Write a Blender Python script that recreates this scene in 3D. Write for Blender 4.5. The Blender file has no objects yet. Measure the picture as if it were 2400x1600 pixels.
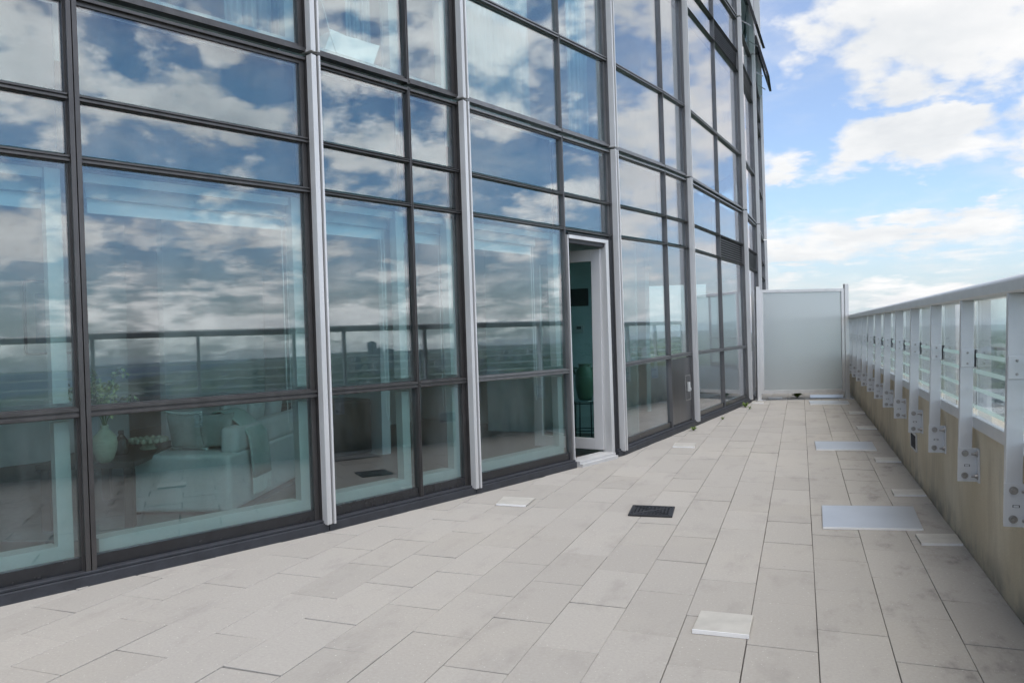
import bpy, bmesh, math, random
from mathutils import Vector, Matrix, noise
R = math.radians
rnd = random.Random(7)
sc = bpy.context.scene
COL = sc.collection
# ------------------------------------------------------------------ camera
F_PX = 1838.0; EYE = 1.3
cam_d = bpy.data.cameras.new('camera'); cam = bpy.data.objects.new('camera', cam_d); COL.objects.link(cam)
yaw = math.atan(676/F_PX); pitch = -22/F_PX; roll = 0.0205
fw = Vector((-math.sin(yaw)*math.cos(pitch), math.cos(yaw)*math.cos(pitch), math.sin(pitch)))
rt = Vector((math.cos(yaw), math.sin(yaw), 0)); up = rt.cross(fw)
r2 = rt*math.cos(roll)-up*math.sin(roll); u2 = rt*math.sin(roll)+up*math.cos(roll)
cm = Matrix((r2, u2, -fw)).transposed().to_4x4(); cm.translation = (0, 0, EYE)
cam.matrix_world = cm
cam_d.sensor_width = 36; cam_d.lens = 36*F_PX/2400
cam_d.clip_start = 0.05; cam_d.clip_end = 90000
sc.camera = cam
# ------------------------------------------------------------------ exposure
sc.view_settings.view_transform = 'Standard'; sc.view_settings.look = 'None'
sc.view_settings.exposure = 1.38; sc.view_settings.gamma = 1
sc.cycles.max_bounces = 14; sc.cycles.transparent_max_bounces = 24
sc.cycles.glossy_bounces = 6; sc.cycles.transmission_bounces = 8; sc.cycles.diffuse_bounces = 4
sc.cycles.caustics_reflective = False; sc.cycles.caustics_refractive = False
sc.cycles.sample_clamp_indirect = 6
# ------------------------------------------------------------------ node helper
class NT:
    def __init__(s, nt): s.nt = nt; nt.nodes.clear()
    def n(s, t, **kw):
        nd = s.nt.nodes.new(t); ins = kw.pop('i', {})
        for k, v in kw.items(): setattr(nd, k, v)
        for k, v in ins.items():
            sk = nd.inputs[k]
            if isinstance(v, bpy.types.NodeSocket): s.nt.links.new(v, sk)
            else: sk.default_value = v
        return nd
    def m(s, op, a, b=0.0, c=0.0, clamp=False):
        nd = s.n('ShaderNodeMath', operation=op, use_clamp=clamp, i={0: a, 1: b, 2: c}); return nd.outputs[0]
    def v(s, op, a, b=(0, 0, 0)):
        return s.n('ShaderNodeVectorMath', operation=op, i={0: a, 1: b}).outputs[0]
    def mix(s, f, a, b, bt='MIX'):
        nd = s.n('ShaderNodeMix', data_type='RGBA', blend_type=bt, clamp_factor=True)
        for k, x in ((0, f), (6, a), (7, b)):
            if isinstance(x, bpy.types.NodeSocket): s.nt.links.new(x, nd.inputs[k])
            else: nd.inputs[k].default_value = x if (k == 0 or len(x) == 4) else (*x, 1)
        return nd.outputs[2]
    def ramp(s, f, lo, hi, interp='SMOOTHSTEP'):
        nd = s.n('ShaderNodeMapRange', interpolation_type=interp, i={0: f, 1: lo, 2: hi}); return nd.outputs[0]
    def noise(s, vec, scale, detail=4, rough=.5, dist=0.0, col=False):
        nd = s.n('ShaderNodeTexNoise', i={'Vector': vec, 'Scale': scale, 'Detail': detail, 'Roughness': rough, 'Distortion': dist})
        return nd.outputs[1 if col else 0]
# ------------------------------------------------------------------ world: sky and clouds
HAZE = 1.9e-5
SUN_EL = R(68); SUN_AZ = R(150)      # azimuth from +Y towards +X: behind thin cloud, to the right of and behind the camera
w = bpy.data.worlds.new('World'); sc.world = w; w.use_nodes = True
g = NT(w.node_tree)
sky = g.n('ShaderNodeTexSky', sky_type='NISHITA', sun_disc=False, sun_elevation=SUN_EL, sun_rotation=SUN_AZ,
          altitude=200, air_density=1.0, dust_density=0.6, ozone_density=1.2)
tc = g.n('ShaderNodeTexCoord').outputs['Generated']
sp = g.n('ShaderNodeSeparateXYZ', i={0: tc}); X, Y, Z = sp.outputs
zc = g.m('MAXIMUM', Z, 0.0)
den = g.m('ADD', zc, 0.22)
q = g.n('ShaderNodeCombineXYZ', i={0: g.m('DIVIDE', X, den), 1: g.m('DIVIDE', Y, den), 2: g.m('DIVIDE', g.m('MULTIPLY', zc, 2.2), den)}).outputs[0]
q = g.v('ADD', q, (3.7, 1.9, 0.6))
warp = g.noise(q, 3.0, 4, .55, col=True)
q2 = g.v('ADD', q, g.v('MULTIPLY', g.v('SUBTRACT', warp, (.5, .5, .5)), (.12, .12, .12)))
n1 = g.noise(q2, 1.9, 11, .60)
az = g.m('ARCTAN2', X, Y); el = g.m('ARCSINE', Z)
# cloud masses that can be told apart, as (azimuth, elevation, half width, half height, strength)
BL = [(9.5, 19.0, 7, 2.6, .2), (8.5, 14.1, 5, .5, -.10), (5.8, 11.8, 3.4, 1.7, .22), (9.4, 12.4, 2.2, 1.1, .13), (-1.1, 10.6, 1.8, .8, .15), (4.8, 14.9, 3.2, .8, .12), (7.2, 5.8, 4, .8, .14),
      (11, 6.6, 3, .7, .12), (-.6, 4.8, 2.2, .5, .14), (-.6, 3.7, 1.2, .35, .10), (3, 5.6, .8, .3, .09), (8, 1.5, 8, .8, .15), (13.5, 10, 1.8, 2.0, .12),
      (-.5, 14.7, 2.4, 1.5, -.2), (3.4, 8.4, 5, 1.2, -.2), (9.7, 8.5, 4, .7, -.16), (-1.8, 18, 1.3, 2, -.12), (4.7, 3.5, 4, .45, -.12), (1.2, 12.5, 1.5, 1.2, -.1),
      (93.3, 20, .9, 1, -.18), (89.6, 19.2, 1, .7, -.16), (85.2, 17.7, 1.8, 1, -.22), (87.4, 13.3, .9, .5, -.15), (85, 23.2, 3, 1.2, -.2), (83.5, 12.5, .8, 1, -.15),
      (71.5, 22.8, 3, 1.3, -.2), (70.5, 17, 2.2, .8, -.2), (67.3, 16.8, 1.2, 1.5, -.16), (58, 12, 4, 1.2, -.16), (52, 14, 1.5, 1, -.13),
      (86.5, 20.2, 2.5, 1, .16), (91, 16.3, 3.2, 1.7, .16), (86.5, 15.3, 2.5, 1.2, .14), (71.5, 14.5, 2.6, 1.3, .18), (72.5, 19, 1.4, 1, .14), (66.5, 20.5, 1, 2, .13),
      (66.5, 13.5, 1.2, 1, .13), (56, 16.5, 3, 1.4, .14), (98, 18, 2.5, 3, .13), (52.5, 11.5, 1.2, 1, .1), (43, 23, 8, 5, .12), (32, 14, 9, 7, .11), (24, 24, 8, 7, .11)]
wxyz = g.n('ShaderNodeSeparateXYZ', i={0: g.noise(q, 4.5, 6, .6, col=True)}).outputs
azw = g.m('ADD', az, g.m('MULTIPLY', g.m('SUBTRACT', wxyz[0], .5), .10)); elw = g.m('ADD', el, g.m('MULTIPLY', g.m('SUBTRACT', wxyz[1], .5), .09))
acc = None
for a, e, wa, we, s_ in BL:
    if a > 40 and s_ < 0: s_ *= .8
    if a < 20: s_ *= 1.15
    dx = g.m('DIVIDE', g.m('SUBTRACT', azw, R(a)), R(wa)); dy = g.m('DIVIDE', g.m('SUBTRACT', elw, R(e)), R(we))
    r_ = g.m('ADD', g.m('MULTIPLY', dx, dx), g.m('MULTIPLY', dy, dy))
    t_ = g.m('MULTIPLY', g.m('EXPONENT', g.m('MULTIPLY', r_, -1.0)), s_)
    acc = t_ if acc is None else g.m('ADD', acc, t_)
east = g.ramp(az, R(15), R(75))
fine = g.noise(g.v('MULTIPLY', tc, (1, 1, 1.6)), 34, 6, .62)
puff = g.n('ShaderNodeTexVoronoi', feature='F1', i={'Vector': g.v('ADD', g.v('MULTIPLY', tc, (1, 1, 1.5)), g.v('MULTIPLY', warp, (.05, .05, .05))), 'Scale': 20.0}).outputs['Distance']
puff2 = g.n('ShaderNodeTexVoronoi', feature='F1', i={'Vector': g.v('ADD', g.v('MULTIPLY', tc, (1, 1, 1.5)), g.v('MULTIPLY', warp, (.03, .03, .03))), 'Scale': 52.0}).outputs['Distance']
low = g.ramp(Z, .20, .07)                      # the far cloud decks near the horizon are flat and streaky
bump_ = g.m('ADD', g.m('MULTIPLY', g.m('SUBTRACT', fine, .5), .20), g.m('ADD', g.m('MULTIPLY', g.m('SUBTRACT', .45, puff), .16), g.m('MULTIPLY', g.m('SUBTRACT', .42, puff2), .07)))
nv = g.m('ADD', .5, g.m('MULTIPLY', g.m('SUBTRACT', n1, .5), g.m('ADD', .62, g.m('MULTIPLY', east, .38))))
dens = g.m('ADD', g.m('ADD', g.m('ADD', nv, acc), g.m('MULTIPLY', east, .035)), g.m('MULTIPLY', bump_, g.m('SUBTRACT', 1.0, g.m('MULTIPLY', low, .45))))
strk = g.noise(g.v('MULTIPLY', tc, (1.2, 1.2, 9)), 5.0, 6, .62)
dens = g.m('ADD', dens, g.m('MULTIPLY', g.m('ADD', .018, g.m('MULTIPLY', g.m('SUBTRACT', strk, .5), .40)), low))
cover = g.m('POWER', g.ramp(dens, .47, .63), .8)
thin = g.m('MULTIPLY', g.ramp(g.noise(g.v('MULTIPLY', q2, (1, 1, .6)), 2.6, 6, .65), .42, .75), g.m('ADD', .42, g.m('MULTIPLY', low, .25)))
n2 = g.noise(g.v('ADD', q2, (.03, -.04, .12)), 1.9, 5, .60)
lit = g.m('ADD', .60, g.m('MULTIPLY', g.m('SUBTRACT', n1, n2), 3.0))
lit = g.m('ADD', lit, g.m('MULTIPLY', g.m('ADD', bump_, g.m('MULTIPLY', g.m('SUBTRACT', strk, .5), low)), 1.6))
lit = g.m('SUBTRACT', lit, g.m('MULTIPLY', g.ramp(dens, .60, .80), .28), clamp=True)
cloud = g.mix(lit, g.mix(east, (3.65, 3.75, 3.85), (2.05, 2.15, 2.35)), (4.7, 4.65, 4.6))
cloud = g.v('SCALE', cloud); g.nt.links.new(g.m('ADD', 1.0, g.m('MULTIPLY', east, 1.5)), cloud.node.inputs['Scale'])   # clouds nearer the sun are brighter
hz = g.ramp(Z, .17, 0.0)
blue = g.mix(1.0, sky.outputs[0], (.70, .83, .96), 'MULTIPLY')
blue = g.mix(g.m('MULTIPLY', g.m('SUBTRACT', 1.0, east), .24), blue, (3.2, 3.2, 3.4))
skyc = g.mix(g.m('MULTIPLY', hz, .8), blue, (2.75, 3.12, 3.35))
tot = g.m('MAXIMUM', cover, thin)
colr = g.mix(g.m('MULTIPLY', tot, .97), skyc, cloud)
colr = g.v('SCALE', colr); g.nt.links.new(g.m('ADD', .78, g.m('MULTIPLY', east, .22)), colr.node.inputs['Scale'])
bg = g.n('ShaderNodeBackground', i={0: colr, 1: 0.11})
g.n('ShaderNodeOutputWorld', i={0: bg.outputs[0]})
# ------------------------------------------------------------------ sun
sd = bpy.data.lights.new('sun', 'SUN'); sd.energy = .95; sd.angle = R(45); sd.color = (1, .92, .82)
sun = bpy.data.objects.new('sun', sd); COL.objects.link(sun)
sv = Vector((math.sin(SUN_AZ)*math.cos(SUN_EL), math.cos(SUN_AZ)*math.cos(SUN_EL), math.sin(SUN_EL)))
sun.rotation_euler = sv.to_track_quat('Z', 'Y').to_euler(); sun.location = (30, -20, 60)
# ------------------------------------------------------------------ materials
def pbr(name, col, rough=.5, metal=0.0, nz=0.0, nscale=8, bump=0.0, bscale=60, spec=.5, stretch=(1, 1, 1), col2=None, rv=0.0):
    m = bpy.data.materials.new(name); m.use_nodes = True; t = NT(m.node_tree)
    co = t.n('ShaderNodeTexCoord').outputs['Object']; co = t.v('MULTIPLY', co, stretch)
    b = t.n('ShaderNodeBsdfPrincipled', i={'Roughness': rough, 'Metallic': metal, 'Specular IOR Level': spec})
    f = t.ramp(t.noise(co, nscale, 6, .6), .3, .7, 'LINEAR')
    c2 = col2 or tuple(max(0, c*(1-nz)) for c in col)
    t.nt.links.new(t.mix(f, c2, col), b.inputs['Base Color'])
    if rv: t.nt.links.new(t.m('ADD', rough-rv/2, t.m('MULTIPLY', t.noise(co, nscale*2.3, 5, .6), rv)), b.inputs['Roughness'])
    if bump:
        bp = t.n('ShaderNodeBump', i={'Strength': bump, 'Distance': .01, 'Height': t.noise(co, bscale, 5, .6)})
        t.nt.links.new(bp.outputs[0], b.inputs['Normal'])
    t.n('ShaderNodeOutputMaterial', i={0: b.outputs[0]})
    return m
M = {}
M['silver'] = pbr('silver_paint', (.60, .60, .595), .42, .25, .20, 4, .06, 200, rv=.15, stretch=(1, 1, .25))
M['rail'] = pbr('rail_grey_paint', (.64, .66, .68), .36, .2, .10, 5, .06, 150, rv=.15)
M['bronze'] = pbr('dark_bronze', (.082, .078, .077), .36, .5, .35, 14, .12, 90, stretch=(1, 1, .25), rv=.2)
M['gun'] = pbr('brushed_dark_panel', (.16, .16, .165), .3, .8, .2, 3, .04, 200, stretch=(1, 1, .1), rv=.15)
M['bronze_skylit'] = pbr('bronze_sky_reflection', (.17, .17, .172), .38, .45, .3, 12, .1, 90, stretch=(1, 1, .25), rv=.2)  # the dark bronze again, its colour lightened for sky reflected on the farther bays
M['band'] = pbr('black_frit_band', (.02, .021, .024), .25, 0, .4, 9, rv=.15)
M['black'] = pbr('black_seal', (.012, .013, .016), .5, 0, .3, 10)
M['base'] = pbr('slate_flashing', (.035, .038, .046), .55, .1, .4, 10, .2, 60)
M['white'] = pbr('white_frame', (.47, .48, .47), .4, 0, .06, 6)
M['leaf'] = pbr('door_leaf_paint', (.52, .52, .52), .4, .1, .06, 6)
M['plaster'] = pbr('white_plaster', (.72, .73, .72), .8, 0, .05, 4)
M['steel'] = pbr('bolt_steel', (.45, .44, .43), .35, .8, .4, 60, .2, 200)
M['alu'] = pbr('brushed_plate', (.50, .52, .54), .34, .5, .12, 3, .05, 200, rv=.1)
M['alu_warm'] = pbr('weathered_plate', (.53, .51, .46), .5, .15, .22, 9, .05, 200)
M['edge'] = pbr('edge_glint', (.9, .9, .9), .35, .3, .05, 9)  # near-white colour standing in for sky glint on plate edges
M['iron'] = pbr('black_cast_grate', (.022, .024, .028), .5, .2, .4, 40, .3, 120)
M['backpan'] = pbr('spandrel_backpan', (.07, .11, .12), .8, 0, .10, 1.2)
M['wood'] = pbr('dark_wood', (.045, .032, .026), .35, 0, .45, 6, .05, 60, stretch=(1, 8, 1))
M['walnut'] = pbr('black_wood', (.03, .026, .024), .45, 0, .4, 8)
M['rugm'] = pbr('grey_rug', (.20, .21, .21), .95, 0, .3, 20, .4, 150)
M['sofa'] = pbr('linen_grey', (.62, .66, .64), .92, 0, .12, 60, .5, 500)
M['cushion'] = pbr('linen_green_grey', (.36, .42, .39), .92, 0, .18, 50, .5, 420)
M['throw'] = pbr('knit_sage', (.42, .56, .51), .95, 0, .2, 40, .5, 300)
M['fringe'] = pbr('cream_fringe', (.66, .72, .68), .95, 0, .1, 40)
M['clay'] = pbr('pale_clay', (.52, .54, .40), .8, 0, .25, 25, .6, 70, stretch=(1, 1, 3))
M['jade'] = pbr('green_glaze', (.09, .17, .095), .3, 0, .3, 9, .1, 30)
M['bottle'] = pbr('dark_glass_bottle', (.012, .016, .014), .15)
M['leafg'] = pbr('leaf_green', (.10, .17, .05), .6, 0, .4, 30)
M['petal'] = pbr('yellow_bud', (.62, .66, .32), .7, 0, .2, 30)
M['weed'] = pbr('weed_green', (.14, .22, .03), .6, 0, .5, 40)
M['curtain'] = pbr('white_curtain', (.74, .78, .79), .85, 0, .05, 5)
M['teal'] = pbr('teal_panel', (.50, .58, .57), .5, 0, .2, 4)
M['paper'] = pbr('white_box_card', (.80, .82, .82), .7, 0, .04, 6)
M['cable'] = pbr('white_cable', (.8, .8, .8), .5)
M['picture'] = pbr('picture_print', (.10, .18, .26), .5, 0, .8, 5, col2=(.42, .50, .54))
def glass_mat(name, tint, ior, gcol=(1, 1, 1), bump=.0, haze=0.0):
    m = bpy.data.materials.new(name); m.use_nodes = True; t = NT(m.node_tree)
    geo = t.n('ShaderNodeNewGeometry')
    co = geo.outputs['Position']
    nrm = None
    gl = t.n('ShaderNodeBsdfGlossy', i={0: (*gcol, 1), 'Roughness': 0.004})
    if bump:
        bp = t.n('ShaderNodeBump', i={'Strength': bump, 'Distance': .01, 'Height': t.noise(co, 1.1, 1, .4)})
        t.nt.links.new(bp.outputs[0], gl.inputs['Normal'])
    # fresnel by facing angle, same from both sides of the pane
    dt = t.n('ShaderNodeVectorMath', operation='DOT_PRODUCT', i={0: geo.outputs['Incoming'], 1: geo.outputs['Normal']}).outputs['Value']
    c = t.m('SUBTRACT', 1.0, t.m('ABSOLUTE', dt), clamp=True)
    f0 = ((ior-1)/(ior+1))**2
    fac = t.m('ADD', f0, t.m('MULTIPLY', t.m('POWER', c, 3.3), 1-f0), clamp=True)
    tr = t.n('ShaderNodeBsdfTransparent', i={0: (*tint, 1)})
    base = tr.outputs[0]
    if haze:
        df = t.n('ShaderNodeBsdfDiffuse', i={0: (.7, .75, .76, 1)})
        dust = t.m('MULTIPLY', t.ramp(t.noise(t.v('MULTIPLY', co, (1, 1, .35)), 4.0, 6, .65), .35, .8), haze)
        base = t.n('ShaderNodeMixShader', i={0: dust, 1: base, 2: df.outputs[0]}).outputs[0]
    mx = t.n('ShaderNodeMixShader', i={0: fac, 1: base, 2: gl.outputs[0]})
    t.n('ShaderNodeOutputMaterial', i={0: mx.outputs[0]})
    return m
M['glass'] = glass_mat('coated_window_glass', (.75, .865, .86), 1.9, (1.0, .955, .99), bump=.05, haze=.05)
M['rglass'] = glass_mat('railing_glass', (.94, .975, .965), 1.6, haze=.14)
M['doorglass'] = glass_mat('door_glass', (.66, .80, .79), 1.5)
M['stripe'] = bpy.data.materials.new('frosted_stripe'); M['stripe'].use_nodes = True; t = NT(M['stripe'].node_tree)
t.n('ShaderNodeOutputMaterial', i={0: t.n('ShaderNodeMixShader', i={0: .38, 1: t.n('ShaderNodeBsdfTransparent', i={0: (.9, .97, .95, 1)}).outputs[0],
    2: t.n('ShaderNodeMixShader', i={0: .6, 1: t.n('ShaderNodeBsdfDiffuse', i={0: (.85, .9, .88, 1)}).outputs[0], 2: t.n('ShaderNodeBsdfTranslucent', i={0: (.9, .95, .93, 1)}).outputs[0]}).outputs[0]}).outputs[0]})
def frosted():
    m = bpy.data.materials.new('frosted_glass'); m.use_nodes = True; t = NT(m.node_tree)
    rf = t.n('ShaderNodeBsdfRefraction', i={0: (.97, 1, 1, 1), 'Roughness': .5, 'IOR': 1.25})
    tl = t.n('ShaderNodeBsdfTranslucent', i={0: (.88, .93, .93, 1)})
    df = t.n('ShaderNodeBsdfDiffuse', i={0: (.8, .85, .85, 1)})
    a = t.n('ShaderNodeMixShader', i={0: .35, 1: rf.outputs[0], 2: tl.outputs[0]})
    b = t.n('ShaderNodeMixShader', i={0: .22, 1: a.outputs[0], 2: df.outputs[0]})
    gl = t.n('ShaderNodeBsdfGlossy', i={0: (1, 1, 1, 1), 'Roughness': .25})
    c = t.n('ShaderNodeMixShader', i={0: .06, 1: b.outputs[0], 2: gl.outputs[0]})
    t.n('ShaderNodeOutputMaterial', i={0: c.outputs[0]})
    return m
M['frost'] = frosted()
def tile_mat():
    m = bpy.data.materials.new('concrete_paver'); m.use_nodes = True; t = NT(m.node_tree)
    geo = t.n('ShaderNodeNewGeometry'); P = geo.outputs['Position']; rdm = geo.outputs['Random Per Island']
    a = t.mix(rdm, (.358, .340, .308), (.405, .386, .352))
    warmc = t.noise(t.v('MULTIPLY', P, (1, 1, 1)), .8, 3, .5)
    a = t.mix(t.m('MULTIPLY', t.ramp(warmc, .45, .7), .35), a, (.43, .40, .345))
    st = t.ramp(t.noise(t.v('MULTIPLY', P, (2.2, 1, 1)), 2.2, 8, .68), .50, .78)
    xs = t.n('ShaderNodeSeparateXYZ', i={0: P}).outputs[0]
    near_wall = t.ramp(xs, -.2, .8)       # rain dirt collects along the low side of the deck
    amt = t.m('MULTIPLY', st, t.m('ADD', .40, t.m('MULTIPLY', near_wall, .95)), clamp=True)
    a = t.mix(amt, a, (.165, .152, .142))
    sp_ = t.noise(P, 75, 5, .8); a = t.mix(t.m('MULTIPLY', t.ramp(sp_, .35, .70, 'LINEAR'), .52), a, (.27, .25, .235))
    sp2 = t.ramp(t.noise(P, 90, 2, .5), .70, .74); a = t.mix(t.m('MULTIPLY', sp2, .6), a, (.75, .73, .7))
    spots = t.ramp(t.noise(P, 7, 3, .5), .76, .79); a = t.mix(t.m('MULTIPLY', spots, .5), a, (.16, .15, .14))
    b = t.n('ShaderNodeBsdfPrincipled', i={'Base Color': a, 'Roughness': .82, 'Specular IOR Level': .3})
    bp = t.n('ShaderNodeBump', i={'Strength': .35, 'Distance': .002, 'Height': t.noise(P, 220, 4, .7)})
    t.nt.links.new(bp.outputs[0], b.inputs['Normal'])
    t.n('ShaderNodeOutputMaterial', i={0: b.outputs[0]}); return m
M['tile'] = tile_mat()
def parapet_mat():
    m = bpy.data.materials.new('stained_concrete'); m.use_nodes = True; t = NT(m.node_tree)
    P = t.n('ShaderNodeNewGeometry').outputs['Position']
    a = t.mix(t.ramp(t.noise(t.v('MULTIPLY', P, (1, 1, .5)), 1.6, 6, .6), .35, .65), (.60, .525, .395), (.72, .65, .52))
    streak = t.ramp(t.noise(t.v('MULTIPLY', P, (1, 2.0, .5)), 1.5, 9, .72), .42, .75)
    a = t.mix(t.m('MULTIPLY', streak, .75), a, (.43, .37, .285))
    s2 = t.ramp(t.noise(t.v('MULTIPLY', P, (1, 2.2, .5)), 2.3, 6, .65), .52, .75)
    a = t.mix(t.m('MULTIPLY', s2, .55), a, (.40, .40, .345))
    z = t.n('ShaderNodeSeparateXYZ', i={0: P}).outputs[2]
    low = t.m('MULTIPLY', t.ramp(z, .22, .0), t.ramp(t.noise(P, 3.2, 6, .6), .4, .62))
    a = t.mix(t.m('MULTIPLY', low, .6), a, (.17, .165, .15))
    a = t.mix(t.m('MULTIPLY', t.ramp(t.noise(P, 120, 3, .6), .4, .8), .25), a, (.2, .18, .15))
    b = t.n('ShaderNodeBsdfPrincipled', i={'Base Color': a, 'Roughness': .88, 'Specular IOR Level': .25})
    bp = t.n('ShaderNodeBump', i={'Strength': .3, 'Distance': .004, 'Height': t.noise(P, 60, 6, .65)})
    t.nt.links.new(bp.outputs[0], b.inputs['Normal'])
    t.n('ShaderNodeOutputMaterial', i={0: b.outputs[0]}); return m
M['parapet'] = parapet_mat()
def land_mat():
    m = bpy.data.materials.new('suburban_land'); m.use_nodes = True; t = NT(m.node_tree)
    P = t.n('ShaderNodeNewGeometry').outputs['Position']
    woods = t.mix(t.ramp(t.noise(P, .012, 8, .7), .3, .7), (.018, .038, .016), (.06, .09, .038))
    zone = t.ramp(t.noise(P, .0009, 6, .6), .46, .6)
    vor = t.n('ShaderNodeTexVoronoi', i={'Vector': t.v('MULTIPLY', P, (1, 1, 0)), 'Scale': .035}); 
    roof = t.m('MULTIPLY', t.ramp(vor.outputs['Distance'], .42, .34), t.m('ADD', .35, t.m('MULTIPLY', zone, .65)))
    rc = t.mix(t.n('ShaderNodeSeparateColor', i={0: vor.outputs['Color']}).outputs[0], (.10, .095, .09), (.62, .60, .57))
    keep = t.ramp(t.n('ShaderNodeSeparateColor', i={0: vor.outputs['Color']}).outputs[1], .45, .5)
    a = t.mix(t.m('MULTIPLY', roof, keep), woods, rc)
    fields = t.ramp(t.noise(P, .0016, 3, .5), .58, .63)
    a = t.mix(t.m('MULTIPLY', fields, .7), a, (.16, .20, .08))
    big = t.ramp(t.noise(t.v('MULTIPLY', P, (1, 1.6, 1)), .006, 3, .5), .64, .66)
    a = t.mix(big, a, (.45, .44, .42))
    b = t.n('ShaderNodeBsdfPrincipled', i={'Base Color': a, 'Roughness': .95, 'Specular IOR Level': .1})
    t.n('ShaderNodeOutputMaterial', i={0: b.outputs[0]}); return m
M['land'] = land_mat()
M['lake'] = pbr('lake_water', (.012, .055, .13), .6, 0, .2, .001, spec=.08)
M['far_wall'] = [pbr('far_facade_%s' % n_, c, .7, 0, .7, 1.0, stretch=(.05, .05, .33)) for n_, c in (('pale', (.55, .54, .51)), ('grey', (.30, .31, .32)), ('brown', (.28, .22, .18)), ('glassy', (.12, .17, .21)))]
def window_bands(m):
    t = m.node_tree
    return m
# ------------------------------------------------------------------ mesh builder
class MB:
    def __init__(s): s.bm = bmesh.new()
    def hexa(s, p):           # 8 points: bottom 4 then top 4 (same order round)
        v = [s.bm.verts.new(x) for x in p]
        for f in ((3, 2, 1, 0), (4, 5, 6, 7), (0, 1, 5, 4), (1, 2, 6, 5), (2, 3, 7, 6), (3, 0, 4, 7)):
            s.bm.faces.new([v[i] for i in f])
        return s
    def box(s, a, b, fn=None):
        x0, y0, z0 = a; x1, y1, z1 = b
        p = [(x0, y0, z0), (x1, y0, z0), (x1, y1, z0), (x0, y1, z0), (x0, y0, z1), (x1, y0, z1), (x1, y1, z1), (x0, y1, z1)]
        if fn: p = [fn(*k) for k in p]
        return s.hexa(p)
    def prism(s, pts, z0, z1, fn=None):
        fn = fn or (lambda x, y, z: (x, y, z))
        a = [s.bm.verts.new(fn(x, y, z0)) for x, y in pts]; b = [s.bm.verts.new(fn(x, y, z1)) for x, y in pts]
        n = len(pts); s.bm.faces.new(a[::-1]); s.bm.faces.new(b)
        for i in range(n): s.bm.faces.new((a[i], a[(i+1) % n], b[(i+1) % n], b[i]))
        return s
    def cyl(s, p0, p1, r0, r1=None, n=12):
        r1 = r0 if r1 is None else r1
        p0, p1 = Vector(p0), Vector(p1); d = (p1-p0).normalized(); e = d.orthogonal().normalized(); f = d.cross(e)
        A, B = [], []
        for i in range(n):
            c = e*math.cos(2*math.pi*i/n)+f*math.sin(2*math.pi*i/n)
            A.append(s.bm.verts.new(p0+c*r0)); B.append(s.bm.verts.new(p1+c*r1))
        s.bm.faces.new(A[::-1]); s.bm.faces.new(B)
        for i in range(n): s.bm.faces.new((A[i], A[(i+1) % n], B[(i+1) % n], B[i]))
        return s
    def tube(s, pts, r, n=8):
        rings = []; pts = [Vector(p) for p in pts]
        for i, p in enumerate(pts):
            d = (pts[min(i+1, len(pts)-1)]-pts[max(i-1, 0)]).normalized()
            e = Vector((0, 0, 1)).cross(d)
            if e.length < .1: e = Vector((1, 0, 0)).cross(d)
            e.normalize(); f = d.cross(e); rr = r[i] if isinstance(r, (list, tuple)) else r
            rings.append([s.bm.verts.new(p+(e*math.cos(2*math.pi*k/n)+f*math.sin(2*math.pi*k/n))*rr) for k in range(n)])
        for A, B in zip(rings, rings[1:]):
            for k in range(n): s.bm.faces.new((A[k], A[(k+1) % n], B[(k+1) % n], B[k]))
        s.bm.faces.new(rings[0][::-1]); s.bm.faces.new(rings[-1]); return s
    def lathe(s, c, prof, n=28, wob=None):
        c = Vector(c); rings = []
        for r, z in prof:
            rings.append([s.bm.verts.new(c+Vector((r*math.cos(2*math.pi*k/n), r*math.sin(2*math.pi*k/n), z))) for k in range(n)])
        for A, B in zip(rings, rings[1:]):
            for k in range(n): s.bm.faces.new((A[k], A[(k+1) % n], B[(k+1) % n], B[k]))
        s.bm.faces.new(rings[0][::-1]); s.bm.faces.new(rings[-1]); return s
    def pillow(s, c, u, v, w_, su, sv_, sw, pw=.45, n=18):
        """puffed cushion: centre c, unit axes u v w_, half sizes"""
        c, u, v, w_ = Vector(c), Vector(u), Vector(v), Vector(w_); top, bot = {}, {}
        for i in range(n+1):
            for j in range(n+1):
                a, b = 2*i/n-1, 2*j/n-1
                pin = 1-.10*(1-abs(a)**2)*abs(b)**3; pin2 = 1-.10*(1-abs(b)**2)*abs(a)**3
                h = max(0, (1-a**4)*(1-b**4))**pw*(1+.10*noise.noise(Vector((a*2.2, b*2.2, c.x*9+c.z))))
                p = c+u*(a*su*pin2)+v*(b*sv_*pin)
                top[i, j] = s.bm.verts.new(p+w_*(h*sw))
                bot[i, j] = top[i, j] if (i in (0, n) or j in (0, n)) else s.bm.verts.new(p-w_*(h*sw))
        for i in range(n):
            for j in range(n):
                s.bm.faces.new((top[i, j], top[i+1, j], top[i+1, j+1], top[i, j+1]))
                s.bm.faces.new((bot[i, j+1], bot[i+1, j+1], bot[i+1, j], bot[i, j]))
        return s
    def build(s, name, mat, parent=None, bevel=0.0, smooth=False, seg=2):
        bmesh.ops.recalc_face_normals(s.bm, faces=s.bm.faces)
        me = bpy.data.meshes.new(name); s.bm.to_mesh(me); s.bm.free()
        for m_ in (mat if isinstance(mat, (list, tuple)) else [mat]): me.materials.append(m_)
        o = bpy.data.objects.new(name, me); COL.objects.link(o)
        if parent: o.parent = parent; 
        if bevel:
            b = o.modifiers.new('bevel', 'BEVEL'); b.width = bevel; b.segments = seg; b.limit_method = 'ANGLE'; b.angle_limit = R(40)
        if smooth:
            for p in me.polygons: p.use_smooth = True
        return o
def tag(o, label=None, cat=None, group=None, kind=None):
    for k, v in (('label', label), ('category', cat), ('group', group), ('kind', kind)):
        if v: o[k] = v
    return o
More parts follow.
